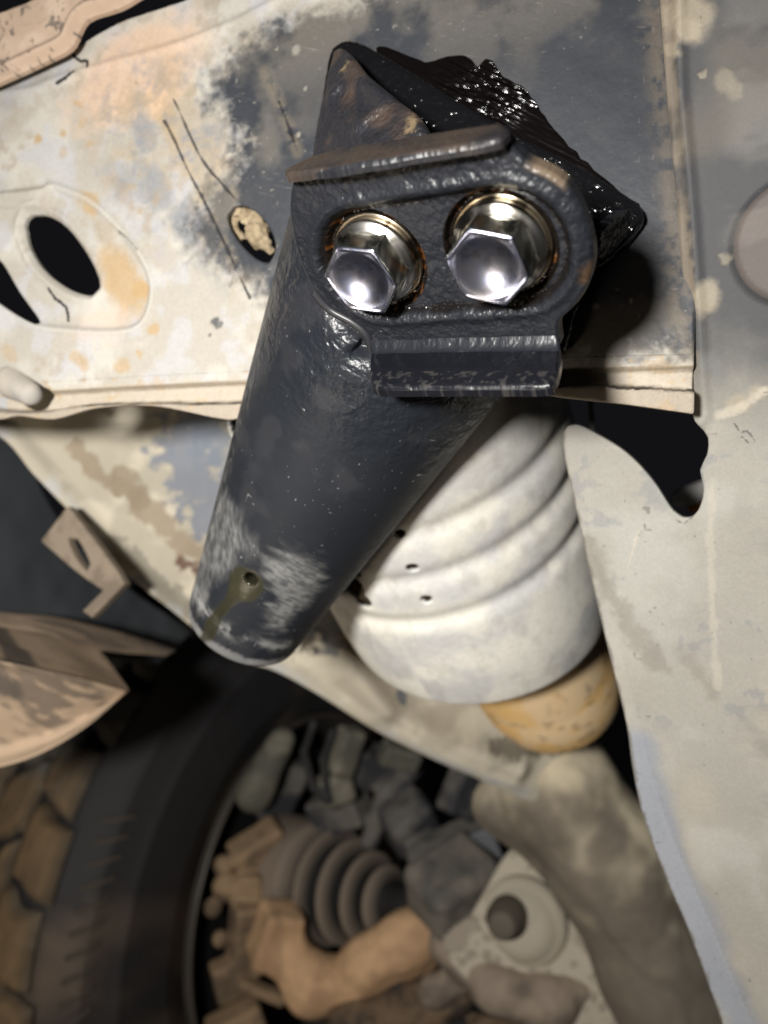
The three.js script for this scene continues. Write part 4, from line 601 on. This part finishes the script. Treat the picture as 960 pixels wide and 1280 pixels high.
// ---------------------------------------------------------------- suspension parts between wheel and crossmember
const PE = muddy([0.40, 0.25, 0.14], [0.56, 0.36, 0.2]), DK = muddy([0.03, 0.031, 0.036], [0.13, 0.12, 0.105], 0.3, -0.02), BR = muddy([0.13, 0.092, 0.06], [0.3, 0.205, 0.12]), OL = muddy([0.085, 0.082, 0.065], [0.19, 0.175, 0.135]);
{
  const one = (name, label, cat, list, k, col, pname, lump = 0.0018, cell = 0.003) => { const h0 = list[0].box ?? list[0], o = thing(name, label, cat, P(h0[0], h0[1], h0[2])); part(o, pname, caps(list, k, cell, col, lump), VCOL); return o; };
  // steering knuckle and its arm
  one('steering_knuckle', 'orange brown mud coated steering knuckle arm curving below the axle boot', 'steering knuckle', [{ box: [345, 1168, 0.70, 26, 36, 24], rot: [0.2, 0.4, -0.35], r: 8 }, [352, 1180, 0.70, 24, 390, 1232, 0.69, 30], [390, 1232, 0.69, 30, 440, 1226, 0.68, 34], { box: [490, 1192, 0.67, 62, 38, 32], rot: [0.5, 0.2, 0.42], r: 28 }, [505, 1172, 0.665, 28, 545, 1160, 0.66, 24]], 0.016, PE, 'arm', 0.0022, 0.0025);
  one('caliper', 'lumpy mud covered brake caliper inside the left rim edge', 'brake caliper', [{ box: [322, 1058, 0.76, 34, 18, 22], rot: [0.2, 0.5, 0.35], r: 7 }, [280, 1082, 0.74, 13], [266, 1134, 0.735, 12], [282, 1108, 0.74, 17, 300, 1110, 0.745, 17], { box: [314, 1108, 0.745, 16, 20, 20], r: 6 }, { box: [308, 1172, 0.73, 21, 46, 20], rot: [0.1, 0.5, -0.1], r: 7 }, [276, 1173, 0.72, 10], { box: [288, 1222, 0.72, 22, 24, 16], rot: [0, 0.4, 0.2], r: 6 }, { box: [326, 1238, 0.715, 34, 7, 10], rot: [0, 0.2, -0.5], r: 4 }, { box: [296, 1285, 0.71, 36, 24, 20], rot: [0, 0.3, 0.3], r: 8 }], 0.004, BR, 'body', 0.0015, 0.0022);
  // axle boot
  const b = P(350, 1090, 0.80), t = P(514, 1134, 0.69), A = t.clone().sub(b).normalize(), L = t.distanceTo(b), pr = [[0, -0.01], [0.055, -0.01], [0.058, 0], [0.058, L * 0.3], [0.056, L * 0.34]]; [[0.42, 0.053], [0.56, 0.047], [0.69, 0.039], [0.80, 0.030]].forEach(([q, r]) => pr.push([r - 0.02, L * (q - 0.05)], [r - 0.016, L * (q - 0.012)], [r, L * (q + 0.005)], [r, L * (q + 0.03)], [r - 0.016, L * (q + 0.045)])); pr.push([0.016, L * 0.92], [0.016, L * 1.06], [0, L * 1.06]);
  const o = thing('axle_boot', 'ribbed brown rubber axle boot tapering to the right inside the wheel', 'axle boot', b), g = latheG(pr, b, A, 72), p = g.attributes.position, c = [];
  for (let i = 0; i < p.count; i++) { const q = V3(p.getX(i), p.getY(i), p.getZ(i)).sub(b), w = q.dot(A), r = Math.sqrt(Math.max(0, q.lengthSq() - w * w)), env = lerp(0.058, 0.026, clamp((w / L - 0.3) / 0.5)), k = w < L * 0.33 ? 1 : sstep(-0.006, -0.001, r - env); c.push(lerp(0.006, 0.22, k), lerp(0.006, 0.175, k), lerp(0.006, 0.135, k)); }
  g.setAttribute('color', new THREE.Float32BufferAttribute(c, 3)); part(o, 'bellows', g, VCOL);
  one('hub_carrier', 'dark greasy hub casting with ledges behind the axle boot', 'hub casting', [{ box: [455, 955, 0.76, 42, 22, 24], rot: [0.3, 0.4, -0.45], r: 6 }, { box: [425, 1010, 0.77, 36, 24, 24], rot: [0.2, -0.4, 0.5], r: 6 }, [462, 1050, 0.755, 12, 484, 990, 0.75, 13], [484, 990, 0.75, 13, 520, 958, 0.74, 12], { box: [512, 1028, 0.73, 32, 30, 26], rot: [0.4, 0.5, 0.3], r: 12 }, { box: [565, 1052, 0.70, 58, 13, 22], rot: [0.3, 0, 0.42], r: 4 }, { box: [580, 985, 0.70, 22, 34, 16], rot: [0, 0.6, -0.5], r: 5 }, { box: [390, 1045, 0.80, 50, 20, 24], rot: [0, 0.3, 0.25], r: 8 }, { box: [352, 985, 0.82, 22, 40, 20], rot: [0.2, 0.4, -0.45], r: 8 }], 0.004, DK, 'casting', 0.002, 0.0025);
  one('brake_hose', 'dark curled brake hose at the top of the wheel opening', 'hose', [[392, 905, 0.71, 5, 380, 940, 0.71, 5], [380, 940, 0.71, 5, 392, 985, 0.71, 5], [392, 985, 0.71, 5, 410, 1000, 0.71, 5], [410, 1000, 0.71, 5, 404, 950, 0.71, 5], [404, 950, 0.71, 5, 416, 915, 0.71, 5]], 0.003, muddy([0.012, 0.012, 0.013], [0.03, 0.03, 0.03]), 'tube', 0, 0.0018);
  one('hose_bracket', 'small olive casting lump beside the curled hose', 'bracket', [{ box: [432, 938, 0.72, 16, 30, 16], rot: [0.2, 0.5, -0.35], r: 7 }, { box: [420, 985, 0.725, 22, 20, 16], rot: [0.1, 0.3, 0.3], r: 8 }, { box: [500, 945, 0.70, 26, 15, 14], rot: [0.3, 0.2, -0.4], r: 5 }, [352, 925, 0.76, 16, 318, 990, 0.76, 24]], 0.004, OL, 'casting', 0.0015, 0.0025);
  one('rubber_mount', 'smooth dark grey rounded rubber mount right of the axle boot', 'rubber mount', [{ box: [566, 1106, 0.64, 52, 38, 40], rot: [0.35, 0.6, 0.12], r: 16 }], 0.01, muddy([0.085, 0.08, 0.072], [0.17, 0.15, 0.125]), 'cushion', 0.0008, 0.0016);
  const mp = Frame.three(P(560, 1060, 0.665), P(630, 1100, 0.655), P(600, 1130, 0.66)), mo = mp.shape([[536, 1078], [566, 1056], [604, 1038], [618, 1048], [630, 1082], [628, 1106], [606, 1114], [560, 1112]]), mh = mp.shape([[588, 1066], [604, 1068], [616, 1078], [612, 1081], [596, 1074]]);
  const mt = thing('mount_plate', 'blue grey slotted plate above the rubber mount', 'plate', mp.at(0, 0)); part(mt, 'plate', sheet(mp, mo, [mh], { cell: 0.0015, t: 0.006, r: 0.002 }), plain([0.12, 0.125, 0.135], 0.7));
  // lower arm with ball joint
  const la = Frame.three(P(620, 1080, 0.615), P(760, 1270, 0.575), P(560, 1230, 0.60)), lo = la.shape([[628, 1075], [650, 1060], [680, 1070], [705, 1095], [728, 1140], [745, 1200], [775, 1275], [800, 1345, 1], [660, 1345, 1], [650, 1260], [600, 1240], [560, 1200], [555, 1170], [590, 1140]]), lb = bounds(lo, 0.002);
  const lt = std(paint(lb, 400, 500, (u, v, q) => { const f = fbm(u * 40, v * 40, 4), h = fbm(u * 150, v * 150, 3); setc(q, [0.44, 0.39, 0.31]); mixc(q, [0.3, 0.26, 0.205], sstep(0.45, 0.65, f)); mixc(q, [0.12, 0.1, 0.08], 0.5 * sstep(0.55, 0.7, h)); q.k = 0.85; q.h = 0.001 * f; }));
  const arm = thing('lower_arm', 'pale grey pressed steel lower arm plate holding the ball joint', 'control arm', la.at(0, 0)); part(arm, 'plate', sheet(la, lo, [], { cell: 0.0018, t: 0.006, r: 0.003, b: lb, h: (u, v) => 0.006 * (fbm(u * 22, v * 22, 3) - 0.5) }), lt);
  const bc = P(652, 1155, 0.60), bn = V3(-0.35, 0.1, 0.9).normalize(), bj = thing('ball_joint', 'round pale ball joint housing with a dark stud in its middle', 'ball joint', bc);
  part(bj, 'housing', latheG([[0, 0.012], [0.014, 0.012], [0.022, 0.01], [0.026, 0.004], [0.029, 0.003], [0.034, 0], [0.035, -0.006], [0.031, -0.012], [0.037, -0.016], [0.038, -0.026], [0.03, -0.03]], bc, bn, 64), plain([0.42, 0.375, 0.295], 0.85));
  part(bj, 'stud', latheG([[0, 0.036], [0.008, 0.036], [0.011, 0.033], [0.0115, 0.026], [0.0145, 0.024], [0.0145, 0.012]], bc.clone().add(V3(-0.008, 0.012, 0)), bn, 32), plain([0.10, 0.085, 0.065], 0.75));
  one('tie_rod_end', 'brownish tie rod end below the ball joint', 'tie rod', [[560, 1180, 0.63, 26, 620, 1235, 0.60, 26], [620, 1235, 0.6, 26, 690, 1250, 0.59, 34], [545, 1240, 0.63, 22, 570, 1225, 0.63, 20], [690, 1250, 0.59, 30, 720, 1235, 0.59, 22]], 0.01, muddy([0.14, 0.11, 0.085], [0.27, 0.215, 0.165]), 'rod', 0.003);
  one('steering_rack_end', 'dark brown lumpy rod end at the bottom of the picture', 'rod end', [[440, 1275, 0.66, 30, 520, 1265, 0.65, 34], [520, 1265, 0.65, 30, 570, 1250, 0.64, 22], [600, 1290, 0.63, 22, 640, 1300, 0.62, 26]], 0.01, muddy([0.035, 0.026, 0.02], [0.15, 0.1, 0.06]), 'rod', 0.008);
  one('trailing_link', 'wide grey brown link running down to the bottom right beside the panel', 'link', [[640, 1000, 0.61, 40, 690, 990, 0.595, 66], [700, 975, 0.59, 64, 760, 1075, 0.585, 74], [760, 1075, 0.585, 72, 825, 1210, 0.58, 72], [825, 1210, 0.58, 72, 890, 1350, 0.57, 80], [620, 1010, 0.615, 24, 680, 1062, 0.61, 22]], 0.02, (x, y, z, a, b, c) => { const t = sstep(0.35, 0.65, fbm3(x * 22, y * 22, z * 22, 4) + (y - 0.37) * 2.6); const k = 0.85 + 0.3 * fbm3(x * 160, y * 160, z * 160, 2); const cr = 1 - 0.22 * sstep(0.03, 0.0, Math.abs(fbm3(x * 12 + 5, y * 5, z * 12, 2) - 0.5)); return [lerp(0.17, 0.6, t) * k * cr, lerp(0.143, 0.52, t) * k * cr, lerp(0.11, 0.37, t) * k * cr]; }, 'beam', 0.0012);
  // bits behind the torn notch
  one('white_clip', 'small white plastic piece deep behind the torn notch', 'clip', [[850, 622, 0.42, 11, 890, 612, 0.42, 16]], 0.003, () => [0.5, 0.49, 0.46], 'cap', 0, 0.0012);
  one('orange_clip', 'tiny orange piece just below the white clip', 'clip', [[864, 636, 0.42, 5, 880, 632, 0.42, 6]], 0.002, () => [0.5, 0.2, 0.03], 'cap', 0, 0.0012);
  one('thin_rod', 'thin dark grey upright rod between boot and notch', 'rod', [[738, 500, 0.36, 3.5, 744, 590, 0.38, 3.5]], 0.002, () => [0.16, 0.15, 0.14], 'rod', 0, 0.001);
}

// ---------------------------------------------------------------- draw
const renderer = new THREE.WebGLRenderer({ antialias: true });
renderer.toneMapping = THREE.LinearToneMapping;
renderer.toneMappingExposure = 1;
renderer.shadowMap.enabled = true;
renderer.setSize(768, 1024);
renderer.render(scene, camera);
